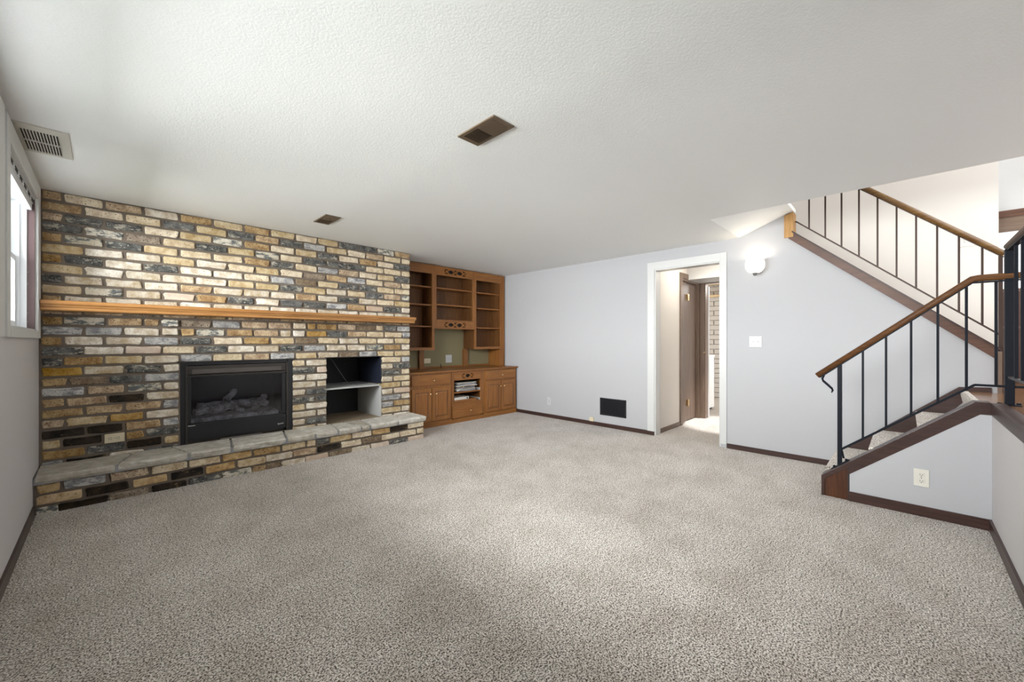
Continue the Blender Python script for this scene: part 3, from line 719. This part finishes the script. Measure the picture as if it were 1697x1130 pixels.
add(u1, 'top_rail', (2.76, 3.295, FU, FU + .02, 2.140, H - .012), OX); add(u1, 'bottom_rail', (2.72, 3.335, FU - .012, FU + .02, 1.040, 1.078), OX)
u3 = unit('wall_bookcase', 'oak open bookcase unit at the right end by the plain grey wall', 4.4, 1.04)
bookcase(u3, 4.092, 4.700, 4.127, 4.656, 1.045, (1.946, 1.694, 1.381), 1.078, 2.135)
add(u3, 'top_rail', (4.127, 4.656, FU, FU + .02, 2.137, H - .012), OX); add(u3, 'bottom_rail', (4.085, 4.700, FU - .012, FU + .02, 1.040, 1.078), OX)
add(u3, 'end_panel', (4.702, 4.745, FU - .005, YB - .004, .757, H - .012), OZ_)
add(u3, 'lower_side_panel', (4.645, 4.700, FU, YB - .004, .757, 1.04), OZ_)
u2 = unit('wall_bookcase', 'shorter middle oak bookcase unit with pierced fretwork rails top and bottom', 3.7, 1.35)
bookcase(u2, 3.337, 4.090, 3.369, 4.050, 1.352, (1.95, 1.705), 1.475, 2.137)
c_ = fret_panel('fretwork_rail', 3.369, 4.050, 2.137, 2.268, FU, .02, 3.713, 2.202, 2, .082, OX); child(u2, c_)
c_ = fret_panel('fretwork_rail', 3.369, 4.050, 1.350, 1.470, FU, .02, 3.713, 1.412, 2, .082, OX); child(u2, c_)
add(u2, 'lip', (3.360, 4.060, FU - .016, FU + .02, 1.470, 1.484), OX)
add(u2, 'recess_shade_sheet', (3.40, 4.02, FU + .03, FU + .04, 1.36, 1.45), M['black'], 0); add(u2, 'recess_shade_sheet', (3.40, 4.02, FU + .03, FU + .04, 2.15, 2.235), M['black'], 0)  # black sheets stand in for the shade behind the fretwork
for xa, xb in ((3.24, 3.32), (4.075, 4.155)):
    MB().box(xa, xb, YB - .045, YB - .002, .757, 1.042).obj('back_post', OZ_, None, .0015, label='oak upright between counter and bookcase, %s' % ('left one beside the yellowed wall plate' if xa < 3.5 else 'right one under the right bookcase'), cat='post', group='oak uprights on the olive wall')
# worktop
wt = thing('worktop', 'oak worktop running along the base cabinets from the hearth to the corner', 'worktop', (3.7, 4.85, .735))
add(wt, 'top', (2.712, 4.762, 4.545, YB - .002, .735, .756), OX, .004)
add(wt, 'backsplash', (2.712, 4.64, YB - .018, YB - .003, .756, .782), OX)
# base units
def raised_door(t, x0, x1, z0, z1):
    d = add(t, 'door', (x0, x1, FL - .018, FL, z0, z1), OZ_, .003)
    f = .058
    mb = MB(); xa, xb, za, zb = x0 + f, x1 - f, z0 + f, z1 - f; y0 = FL - .018
    # recessed groove is painted as dark strips of shade round the sloped raised field
    for (a, b, c, e) in ((xa - .006, xb + .006, za - .006, za), (xa - .006, xb + .006, zb, zb + .006), (xa - .006, xa, za, zb), (xb, xb + .006, za, zb)):
        mb.box(a, b, y0 - .0006, y0 + .003, c, e)
    g = mb.obj('groove_shade', M['walnut_z'], None); g.parent = d
    bm = bmesh.new(); s = .020
    o_ = [bm.verts.new(v) for v in ((xa, y0, za), (xb, y0, za), (xb, y0, zb), (xa, y0, zb))]
    i_ = [bm.verts.new(v) for v in ((xa + s, y0 - .006, za + s), (xb - s, y0 - .006, za + s), (xb - s, y0 - .006, zb - s), (xa + s, y0 - .006, zb - s))]
    for k in range(4): bm.faces.new([o_[k], o_[(k + 1) % 4], i_[(k + 1) % 4], i_[k]])
    bm.faces.new(i_); bmesh.ops.recalc_face_normals(bm, faces=list(bm.faces))
    me = bpy.data.meshes.new('raised_field'); bm.to_mesh(me); bm.free(); me.materials.append(OZ_)
    p = link('raised_field', me, None, d)
    return d
def knob(t, x, z):
    mb = MB(); mb.lathe([(0, 0), (.006, 0), (.005, -.010), (.012, -.015), (.013, -.021), (.008, -.026), (0, -.027)], 14, (x, FL - .018, z), 'y')
    k = mb.obj('knob', M['brass'], None, smooth=True); k.parent = t
def drawer(t, x0, x1, z0, z1, kx, kz):
    d = add(t, 'drawer', (x0, x1, FL - .018, FL, z0, z1), OX, .004); knob(d, kx, kz)
def carcass(t, x0, x1, openings):
    # face frame pieces given explicitly + carcass
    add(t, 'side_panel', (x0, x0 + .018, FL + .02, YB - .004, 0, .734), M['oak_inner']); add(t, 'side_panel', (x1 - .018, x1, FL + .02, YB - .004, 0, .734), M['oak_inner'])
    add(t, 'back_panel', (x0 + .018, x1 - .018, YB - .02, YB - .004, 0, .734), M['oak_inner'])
    for c in openings: add(t, 'face_frame', c, OZ_ if (c[5] - c[4]) > (c[1] - c[0]) else OX)
b1 = unit('base_cabinet', 'oak base cabinet with two doors and a drawer beside the hearth', 3.1, 0)
carcass(b1, 2.712, 3.432, [(2.712, 3.432, FL + .0015, FL + .02, 0, .734)])
add(b1, 'plinth', (2.712, 3.432, FL - .010, FL, 0, .070), OX)
drawer(b1, 2.78, 3.398, .572, .708, 3.114, .633)
knob(raised_door(b1, 2.78, 3.085, .085, .533), 3.058, .455); knob(raised_door(b1, 3.095, 3.404, .085, .533), 3.151, .452)
b2 = unit('base_cabinet', 'oak base cabinet with open media shelves and one low drawer, between the door cabinets', 3.7, 0)
carcass(b2, 3.434, 4.028, [(3.434, 3.474, FL, FL + .02, .07, .734), (3.970, 4.028, FL, FL + .02, .07, .734), (3.474, 3.970, FL, FL + .02, .0, .268)])
c_ = fret_panel('fretwork_rail', 3.474, 3.970, .605, .734, FL, .02, 3.729, .662, 1, .075, OX); child(b2, c_)
add(b2, 'recess_shade_sheet', (3.5, 3.95, FL + .035, FL + .04, .61, .72), M['black'], 0)  # flat black sheet painted as the dark inside the pierced rail
add(b2, 'plinth', (3.434, 4.028, FL - .010, FL, 0, .060), OX)
drawer(b2, 3.440, 4.0, .072, .240, 3.754, .152)
add(b2, 'sliding_shelf', (3.480, 3.962, FL - .002, 5.0, .420, .436), OX); add(b2, 'sliding_shelf', (3.480, 3.966, FL - .008, 5.0, .270, .286), OX)
for z in (.436, .286):
    add(b2, 'slide_rail', (3.953, 3.967, FL + .004, 5.0, z, z + .035), M['silver'], 0)
b3 = unit('base_cabinet', 'oak base cabinet with two doors and a drawer in the corner by the grey wall', 4.4, 0)
carcass(b3, 4.030, 4.745, [(4.030, 4.745, FL + .0015, FL + .02, 0, .734)])
add(b3, 'plinth', (4.030, 4.745, FL - .010, FL, 0, .070), OX)
drawer(b3, 4.069, 4.718, .577, .715, 4.401, .636)
knob(raised_door(b3, 4.069, 4.384, .080, .549), 4.362, .459); knob(raised_door(b3, 4.392, 4.718, .080, .549), 4.441, .462)
# things on the media shelves
rp = random.Random(3)
papers = [('paper2', .010), ('paper', .008), ('paper2', .009), ('paper3', .008), ('paper', .012), ('paper2', .008), ('paper', .010)]
zz = .437
descs = ['glossy grey magazine at the bottom of the pile on the upper media shelf', 'off-white folded newspaper second from the bottom of the magazine pile', 'grey magazine below the brown one in the pile', 'brown paper folder in the middle of the magazine pile', 'thick off-white magazine above the brown folder', 'thin grey magazine second from the top of the pile', 'cream newspaper lying on top of the magazine pile']
for i, ((pm, th), ds) in enumerate(zip(papers, descs)):
    mb = MB(); wv = rp.uniform(.17, .20); ang = rp.uniform(-.25, .25); n = 8; cx, cy = 3.72 + rp.uniform(-.02, .02), FL + .13
    vs = []
    prof = []
    for k in range(n + 1):
        x = -wv + 2 * wv * k / n; prof.append((x, .004 * math.sin(k * .9 + i)))
    zmin = min(p[1] for p in prof)
    pts = [(x, z - zmin) for x, z in prof] + [(x, z - zmin + th) for x, z in prof[::-1]]
    me = mb.prism(pts, 'y', -.11, .11).mesh('magazine', [M[pm]])
    o = link('magazine', me, None, label=ds, cat='magazine', group='magazines piled on the media shelf'); o.location = (cx, cy, zz); o.rotation_euler = (0, 0, ang); zz += th + .009
MB().box(-.17, .17, -.004, .004, -.012, .012).obj('rolled_flyer', M['paper'], None, label='cream rolled flyer leaning across the front of the magazine pile', cat='flyer')
o = bpy.data.objects['rolled_flyer']; me = o.data; o.data = MB().tube([(-.06, 0, 0), (.06, 0, .055)], .008, 8).mesh('rolled_flyer', [M['paper']]); o.location = (3.60, FL + .010, .447)
dv = thing('disc_player', 'slim silver player box on the lower media shelf', 'player', (3.62, 4.72, .318))
child(dv, MB().box(3.49, 3.755, FL + .01, FL + .22, .319, .356).obj('case', M['paper'], None, .003)); child(dv, MB().box(3.715, 3.735, FL + .007, FL + .01, .325, .350).obj('dial', M['black'], None))
MB().box(3.482, 3.90, FL + .004, FL + .26, .287, .318).obj('wooden_board', M['oak_x'], None, .002, label='plain oak board lying under the silver player on the lower media shelf', cat='board')

# ------------------------------------------------------------------ wall plates and sockets
def wall_plate(name, label, cat, origin, u, n, w_, h_, mat, holes, group=None):
    """plate centred at origin, u = horizontal direction, n = outward normal; holes = (kind, du, dv)"""
    t = thing(name, label, cat, origin, group)
    u = Vector(u); n = Vector(n); z = Vector((0, 0, 1))
    rot = Matrix((( u.x, n.x, z.x, 0), (u.y, n.y, z.y, 0), (u.z, n.z, z.z, 0), (0, 0, 0, 1)))
    def part(nm, mb, m, bv=0, par=None):
        me = mb.mesh(nm, [m], bv, 1); me.transform(rot); me.flip_normals() if rot.to_3x3().determinant() < 0 else None
        return link(nm, me, None, par or t)
    part('plate', MB().box(-w_ / 2, w_ / 2, 0, .006, -h_ / 2, h_ / 2), mat, .002)
    for k, du, dv in holes:
        if k == 'socket':
            s = part('socket', MB().lathe([(0, .006), (.0165, .006), (.0165, .0085), (0, .0085)], 16, (du, 0, dv), 'y') if False else MB().box(du - .016, du + .016, .005, .0085, dv - .014, dv + .014), mat, .002)
            mb = MB(); mb.box(du - .0075, du - .005, .008, .0092, dv - .002, dv + .007); mb.box(du + .005, du + .0075, .008, .0092, dv - .002, dv + .007); mb.box(du - .0025, du + .0025, .008, .0092, dv - .010, dv - .005)
            part('slot', mb, M['slot'], 0, s)
        elif k == 'socket_h':
            s = part('socket', MB().box(du - .014, du + .014, .005, .0085, dv - .016, dv + .016), mat, .002)
            mb = MB(); mb.box(du - .002, du + .007, .008, .0092, dv - .0075, dv - .005); mb.box(du - .002, du + .007, .008, .0092, dv + .005, dv + .0075); mb.box(du - .010, du - .005, .008, .0092, dv - .0025, dv + .0025)
            part('slot', mb, M['slot'], 0, s)
        elif k == 'toggle': part('toggle', MB().box(du - .005, du + .005, .005, .016, dv - .004, dv + .010), mat, .001)
        elif k == 'screw': part('screw', MB().lathe([(0, .0075), (.004, .0075), (.004, .005)], 8, (du, 0, dv), 'y'), M['pewter'])
        elif k == 'jack': part('jack', MB().box(du - .007, du + .007, .005, .008, dv - .006, dv + .006), M['slot'])
    return t
wall_plate('wall_outlet', 'cream duplex outlet turned sideways low on the brick wall', 'outlet', (.046, 4.474, .402), (1, 0, 0), (0, -1, 0), .114, .072, M['almond'], [('socket_h', -.022, 0), ('socket_h', .022, 0), ('screw', 0, 0)])
child_plate = wall_plate('wall_outlet', 'white duplex outlet low on the far wall between cabinets and vent', 'outlet', (XF, 3.895, .248), (0, 1, 0), (-1, 0, 0), .072, .116, M['white_plastic'], [('socket', 0, .020), ('socket', 0, -.020), ('screw', 0, 0)])
wall_plate('wall_outlet', 'ivory duplex outlet on the triangular wall under the stairs', 'outlet', (XS, -.076, .255), (0, 1, 0), (-1, 0, 0), .074, .116, M['ivory'], [('socket', 0, .021), ('socket', 0, -.021), ('screw', 0, 0)])
wall_plate('light_switch', 'double light switch on the grey wall right of the doorway', 'switch', (XF, 1.118, 1.163), (0, 1, 0), (-1, 0, 0), .118, .116, M['white_plastic'], [('toggle', -.023, 0), ('toggle', .023, 0)])
wall_plate('cable_plate', 'yellowed cable plate on the olive wall above the worktop', 'wall plate', (3.403, YB, .871), (1, 0, 0), (0, -1, 0), .115, .074, M['almond'], [('screw', 0, 0)])
wall_plate('light_switch', 'white switch plate on the olive wall above the worktop', 'switch', (3.80, YB, .890), (1, 0, 0), (0, -1, 0), .116, .122, M['white_plastic'], [('toggle', -.023, 0), ('toggle', .023, 0)])
wall_plate('thermostat_plate', 'pale wall plate on the cream stairwell wall behind the upper railing', 'wall plate', (5.75, -.428, 2.144), (0, 1, 0), (-1, 0, 0), .11, .146, M['cream'], [('screw', .03, -.01), ('screw', .028, -.03)])
pj = MB().box(XF - .022, XF, 3.092, 3.157, .052, .107).obj('phone_jack', M['almond'], None, .004, label='small beige surface jack sitting on the far baseboard left of the black vent', cat='jack')
bx = MB().tube([(3.60, 5.08, .757), (3.60, 5.08, .80), (3.59, 5.07, .815)], .006, 8).obj('cable_stub', M['black'], None, label='short black cable end sticking up from the worktop under the wall plates', cat='cable')

# black return-air vent
rv = thing('return_vent', 'black return-air grille low on the far wall beside the doorway', 'vent', (XF, 2.796, .276))
mb = MB(); ya, yb, za, zb = 2.600, 2.992, .160, .394
for c in ((XF - .008, XF, ya, ya + .018, za, zb), (XF - .008, XF, yb - .018, yb, za, zb), (XF - .008, XF, ya, yb, za, za + .018), (XF - .008, XF, ya, yb, zb - .018, zb)): mb.box(*c)
child(rv, mb.obj('frame', M['black_metal'], None)); child(rv, MB().box(XF - .002, XF - .0005, ya, yb, za, zb).obj('vent_shade_sheet', M['black'], None))  # black sheet in place of the shaded hollow behind the louvers
for k in range(13):
    z = za + .026 + k * (zb - za - .05) / 12
    o = MB().box(-.001, .001, -.178, .178, -.008, .008).obj('louver', M['black_metal'], None); o.location = (XF - .006, 2.796, z); o.rotation_euler = (0, .6, 0); child(rv, o)

# ceiling registers
def register(name, label, x0, x1, y0, y1, m, slots):
    t = thing(name, label, 'vent', ((x0 + x1) / 2, (y0 + y1) / 2, H)); f = .018
    if slots == 'y': f = .026
    mb = MB()
    z = H - .007
    xa, xb, ya, yb = (x0 + f, x1 - f * (1.5 if slots == 'y' else 1), y0 + (.07 if slots == 'y' else .026), y1 - .03)
    if slots == 'y': xa, xb, ya, yb = x0 + .025, x1 - .040, y0 + .072, y1 - .025
    for c in ((x0, xa, y0, y1), (xb, x1, y0, y1), (xa, xb, y0, ya), (xa, xb, yb, y1)): mb.box(c[0], c[1], c[2], c[3], z, H)
    child(t, mb.obj('frame', m, None)); child(t, MB().box(xa, xb, ya, yb, H - .002, H - .0005).obj('duct_shade', M['vent_dark'], None))  # thin dark sheet put in for the shade above the slots
    if slots == 'y':
        n = 12; ym = (ya + yb) / 2
        child(t, MB().box(xa, xb, ym - .006, ym + .006, z, H - .002).obj('centre_bar', m, None))
        for k in range(n + 1):
            x = xa + (xb - xa) * k / n
            o = MB().box(x - .0022, x + .0022, ya, yb, z, H - .003).obj('louver', m, None); child(t, o)
    else:
        ym = (ya + yb) / 2
        child(t, MB().box(xa, xb, ym - .005, ym + .005, z, H - .002).obj('centre_bar', m, None))
        n = 22
        for k in range(1, n):
            y = ya + (yb - ya) * k / n
            if abs(y - ym) < .006: continue
            o = MB().box(-(xb - xa) / 2, (xb - xa) / 2, -.0008, .0008, -.006, .006).obj('louver', m, None); o.location = ((xa + xb) / 2, y, H - .0075)
            o.rotation_euler = (-.75 if y > ym else .75, 0, 0); child(t, o)
    return t
register('ceiling_vent', 'off-white ceiling vent with two rows of slots above the window', -.343, -.142, 3.187, 3.620, M['vent_white'], 'y')
register('ceiling_vent', 'larger-looking bronze ceiling vent in the middle of the ceiling', 1.332, 1.475, 1.437, 1.724, M['vent_bronze'], 'x')
register('ceiling_vent', 'bronze ceiling vent near the top of the brick wall', 1.345, 1.479, 3.610, 3.905, M['vent_bronze'], 'x')

# ------------------------------------------------------------------ wall sconce
sc = thing('wall_sconce', 'lit frosted glass wall sconce right of the doorway', 'lamp', (XF - .09, 1.10, 1.84))
child(sc, MB().lathe([(.024, 1.868), (.046, 1.874), (.066, 1.888), (.081, 1.912), (.088, 1.944), (.087, 1.975), (.080, 2.000), (.084, 2.014), (.080, 2.014), (.076, 2.000), (.083, 1.974), (.084, 1.944), (.077, 1.915), (.062, 1.892), (.044, 1.879), (.024, 1.874)], 28, (XF - .10, 1.10, 0)).obj('glass_shade', M['shade_glass'], None, smooth=True))
child(sc, MB().lathe([(0, 1.838), (.010, 1.840), (.018, 1.850), (.020, 1.866), (.034, 1.872), (0, 1.873)], 18, (XF - .10, 1.10, 0)).obj('finial', M['pewter'], None, smooth=True))
child(sc, MB().lathe([(0, 0), (.05, 0), (.05, -.012), (.03, -.02), (0, -.02)], 20, (XF, 1.10, 1.92), 'x').obj('wall_mount', M['white_trim'], None, smooth=True))
child(sc, MB().tube([(XF - .01, 1.10, 1.92), (XF - .06, 1.10, 1.86), (XF - .10, 1.10, 1.868)], .007, 8).obj('arm', M['pewter'], None))
bl = point('sconce_bulb_light', (XF - .10, 1.10, 1.985), 0.5, (1.0, 0.88, 0.70), .03); child(sc, bl)

# ------------------------------------------------------------------ stairs
st = link('lower_stairs', None, kind='structure'); st['label'] = 'carpeted lower stair flight up to the landing'
ys = [.42, .17, -.08, -.333]; zs = [.200, .394, .587]
for i in range(3):
    y0, y1 = ys[i], ys[i + 1]
    mb = MB(); pr = [(y0 + .022, zs[i] - .018), (y0 + .022, zs[i] - .006), (y0 + .012, zs[i]), (y1 + .001, zs[i]), (y1 + .001, 0), (y0, 0), (y0, zs[i] - .03)]
    mb.prism(pr, 'x', XS + .085, XF - .03).obj('carpeted_step', M['stair_carpet'], st)
MB().prism([(-.333 + .022, LZ - .03), (-.333 + .022, LZ - .008), (-.333 + .010, LZ + .002), (-.350, LZ + .002), (-.350, LZ - .15), (-.333, LZ - .15)], 'x', XS + .085, XF - .03).obj('landing_nosing', M['stair_carpet'], st)
# near string: sloped cap, face board, starting block
sl = .834
def capz(y): return min(.146 + (.457 - y) * sl, .787)
ns = thing('stair_string', 'dark stained string and cap along the near side of the lower stairs', 'stair string', (XS, .457, 0))
mb = MB(); W = .10
mb.prism([(.457, .150), (-.311, .790), (YR + .003, .790), (YR + .003, .765), (-.318, .765), (.440, .130), (.440, 0), (.457, 0)], 'x', XS - .006, XS + W)
child(ns, mb.obj('cap', M['walnut_y'], None, .003, 2))
mb = MB(); mb.prism([(.297, .260), (-.318, .765), (YR + .001, .765), (YR + .001, .712), (-.333, .712), (.297, .190)], 'x', XS - .002, XS + .085)
child(ns, mb.obj('face_board', M['walnut_y'], None))
mb = MB(); mb.prism([(.440, 0), (.440, .130), (.2975, .250), (.2975, 0)], 'x', XS + .0, XS + .085)
child(ns, mb.obj('starting_block', M['red_walnut'], None))
mb = MB(); mb.box(XS - .001, XS + .001, .292, .302, .0, .262); child(ns, mb.obj('joint', M['slot'], None))
# far skirt along the far wall
sk = MB(); fz = lambda y: .471 + (.078 - y) * .88
sk.prism([(.46, 0), (.46, .135), (-.303, fz(-.303)), (YW + .03, .815), (YW + .03, .70), (-.333, .70), (.2, 0)], 'x', XF - .022, XF)
sk.obj('stair_skirt', M['walnut_y'], None, .002, label='dark skirt board climbing along the far wall behind the carpeted steps', cat='skirt board')
# landing edge trim over the right wall
le = MB(); le.box(1.0, XS - .005, YR + .006 - .06, YR + .006, .765, .790); le.box(1.0, XS - .003, YR - .02, YR + .003, .712, .765)
le.obj('landing_trim', M['walnut_x'], None, .002, label='dark wood edge trim of the landing on top of the right wall', cat='trim')
# string cap on the far wall and vertical end trims
tr = thing('upper_stair_string', 'brown string board sloping down the far wall below the upper railing', 'stair string', (XF, .8, 1.0))
a0, a1 = .80, YW
mb = MB(); z_ = lambda y: 2.25 + (y - .80) * .874
mb.prism([(a0, z_(a0)), (a1, z_(a1)), (a1, z_(a1) - .088), (a0 + .03, z_(a0) - .060)], 'x', XF - .016, XF)
child(tr, mb.obj('face_board', M['red_walnut'] if False else wood('string_brown_y', (.07, .03, .018), (.17, .075, .04), 'y', .4), None))
mb = MB(); mb.prism([(a0, z_(a0) + .012), (a1 - .02, z_(a1) - .004), (a1 - .02, z_(a1) - .022), (a0, z_(a0) - .006)], 'x', XF - .024, 4.90)
child(tr, mb.obj('cap', M['walnut_y'], None))
child(tr, MB().prism([(.789, 2.20), (.864, 2.20), (.864, 2.42), (.789, 2.445)], 'x', XF - .018, 4.90).obj('end_trim', M['gold_oak'], None))
child(tr, MB().box(XF - .018, 4.90, a1 - .022, a1, LZ, z_(a1) - .02).obj('post_trim', M['trim_z'], None))
# wall strip between cap and soffit is open: cream stairwell shows behind
# upper flight, hidden behind the half wall
mb = MB()
for i in range(7):
    y0 = -.50 + i * .235; mb.box(4.905, 5.745, y0, .94, LZ + i * .195, LZ + (i + 1) * .195)
mb.obj('upper_stairs', M['stair_carpet'], None, kind='structure')

# ------------------------------------------------------------------ lower railing
lr = thing('stair_railing', 'black iron railing with wooden handrail on the lower stairs and landing', 'railing', (3.89, .353, .235))
RX = 3.89
hz = lambda y: 1.575 - (y + .305) * .838     # handrail underside centre
MB2 = MB().tube([(RX, .49, hz(.49) - .008), (RX, -.285, hz(-.285) - .010), (RX, -.305, 1.566), (RX, -.33, 1.570), (RX, -1.25, 1.570)], .021, 12)
child(lr, MB2.obj('handrail', M['rail_y'], None, smooth=True))
mb = MB(); mb.beam((RX, .47, hz(.47) - .036), (RX, -.303, 1.540), .028, .008); mb.beam((RX, -.303, 1.543), (RX, -1.25, 1.543), .028, .008)
child(lr, mb.obj('rail_strap', M['iron'], None))
bz = lambda y: .354 + (.346 - y) * .812
mb = MB(); mb.beam((RX, .350, bz(.350)), (RX, -.315, bz(-.315)), .012, .014); mb.beam((RX, -.313, .891), (RX, -1.25, .891), .012, .014)
mb.beam((RX, .343, .352), (RX, .330, .29), .012, .012)
child(lr, mb.obj('bottom_rail', M['iron'], None))
child(lr, MB().box(RX - .014, RX + .014, .340, .367, .236, hz(.353) - .03).obj('newel', M['iron'], None, .001))
mb = MB(); mb.prism([(.405, .192), (.300, .282), (.300, .288), (.405, .198)], 'x', RX - .022, RX + .022); mb.tube([(RX - .01, .385, .21), (RX - .01, .385, .228)], .008, 8); mb.tube([(RX - .01, .315, .27), (RX - .01, .315, .290)], .008, 8)
child(lr, mb.obj('foot_plate', M['iron'], None))
for y in (.222, .098, -.028, -.154, -.280):
    child(lr, MB().box(RX - .007, RX + .007, y - .0065, y + .0065, bz(y), hz(y) - .034 if y > -.30 else 1.54).obj('baluster', M['iron'], None))
child(lr, MB().box(RX - .007, RX + .007, -.409, -.396, .891, 1.54).obj('baluster', M['iron'], None))
child(lr, MB().tube([(RX, .446, .905), (RX, .458, .880), (RX, .452, .862), (RX, .425, .835), (RX, .400, .808), (RX, .395, .795), (RX, .402, .776)], [.006, .008, .0085, .0085, .008, .007, .004], 10).obj('scroll', M['iron'], None, smooth=True))

# guard railing running back towards the camera on the landing edge
gr = thing('landing_railing', 'tall black iron guard railing at the landing edge, right edge of the photo', 'railing', (RX, -.453, LZ))
child(gr, MB().box(RX - .014, RX + .026, -.475, -.436, LZ, 1.735).obj('newel', M['iron'], None, .001))
mb = MB(); mb.box(RX - .03, RX + .045, -.50, -.41, LZ, LZ + .006); mb.tube([(RX - .02, -.415, LZ), (RX - .02, -.415, LZ + .016)], .010, 8); mb.tube([(RX + .02, -.495, LZ), (RX + .02, -.495, LZ + .016)], .010, 8)
child(gr, mb.obj('foot_plate', M['iron'], None))
child(gr, MB().tube([(RX + .03, -.455, 1.757), (2.2, -.455, 1.757)], .021, 12).obj('handrail', M['rail_x'], None, smooth=True))
mb = MB(); mb.box(2.2, RX, -.468, -.442, 1.725, 1.733); child(gr, mb.obj('rail_strap', M['iron'], None))
mb = MB(); mb.box(2.2, RX, -.464, -.446, .942, .956); child(gr, mb.obj('bottom_rail', M['brown_metal'], None))
x = 3.683
while x > 2.3:
    child(gr, MB().box(x - .0075, x + .0075, -.463, -.448, .950, 1.727).obj('baluster', M['iron'], None)); x -= .184
# upper railing
ur = thing('stair_railing', 'thin brown railing with wooden handrail on the upper flight against the cream wall', 'railing', (4.85, .8, 1.3))
UX = 4.85
rz = lambda y: 1.297 + (y + .432) * .882
hz2 = lambda y: 1.917 + (y + .432) * .895
child(ur, MB().tube([(UX, 1.0, hz2(1.0) + .022), (UX, -.545, hz2(-.545) + .022)], .024, 12).obj('handrail', wood('upper_handrail_wood', (.12, .055, .016), (.34, .20, .07), 'y', .3), None, smooth=True))
mb = MB(); mb.beam((UX, 1.0, hz2(1.0) - .004), (UX, -.54, hz2(-.54) - .004), .026, .008); child(ur, mb.obj('rail_strap', M['brown_iron'], None))
mb = MB(); mb.beam((UX, .785, rz(.785)), (UX, -.53, rz(-.53)), .012, .012); child(ur, mb.obj('bottom_rail', M['brown_iron'], None))
for y in (.675, .549, .428, .304, .178, .055, -.065, -.188, -.309, -.432):
    child(ur, MB().box(UX - .0065, UX + .0065, y - .0065, y + .0065, rz(y), hz2(y)).obj('baluster', M['brown_iron'], None))
child(ur, MB().box(UX - .012, UX + .012, -.535, -.513, LZ, hz2(-.53)).obj('newel', M['brown_iron'], None))

# ------------------------------------------------------------------ entry door unit at the far side of the landing
ed = thing('entry_door', 'brown entry door with a bright glazed upper half beyond the landing', 'door', (6.0, -1.3, LZ))
child(ed, MB().box(5.955, 6.0, -2.2, -.61, 2.20, 2.40).obj('header', M['trim_y'], None, .004))
child(ed, MB().box(5.945, 5.957, -2.2, -.61, 2.335, 2.40).obj('header_moulding', wood('dark_header', (.07, .03, .018), (.2, .09, .045), 'y', .4), None, .003))
for y0, y1 in ((-1.05, -.60), (-1.55, -1.06), (-2.05, -1.56)):
    child(ed, MB().box(5.975, 6.0, y0 + .02, y1 - .02, LZ, 1.29).obj('panel', wood('door_panel', (.07, .035, .024), (.17, .09, .06), 'z', .4) if 'door_panel' not in bpy.data.materials else bpy.data.materials['door_panel'], None, .006))
    child(ed, MB().box(5.975, 6.0, y0 + .02, y1 - .02, 1.31, 1.64).obj('panel', bpy.data.materials['door_panel'], None, .006))
    child(ed, MB().box(6.0, 6.004, y0, y1, 1.66, 2.20).obj('pane', M['pane'], None))
mb = MB()
for y in (-.605, -1.055, -1.555, -2.06): mb.box(5.965, 6.005, y - .02, y + .02, LZ, 2.20)
mb.box(5.97, 6.002, -2.2, -.61, 1.635, 1.665); mb.box(5.985, 6.004, -2.2, -.60, LZ, 1.31)
child(ed, mb.obj('frame', M['trim_z'], None))
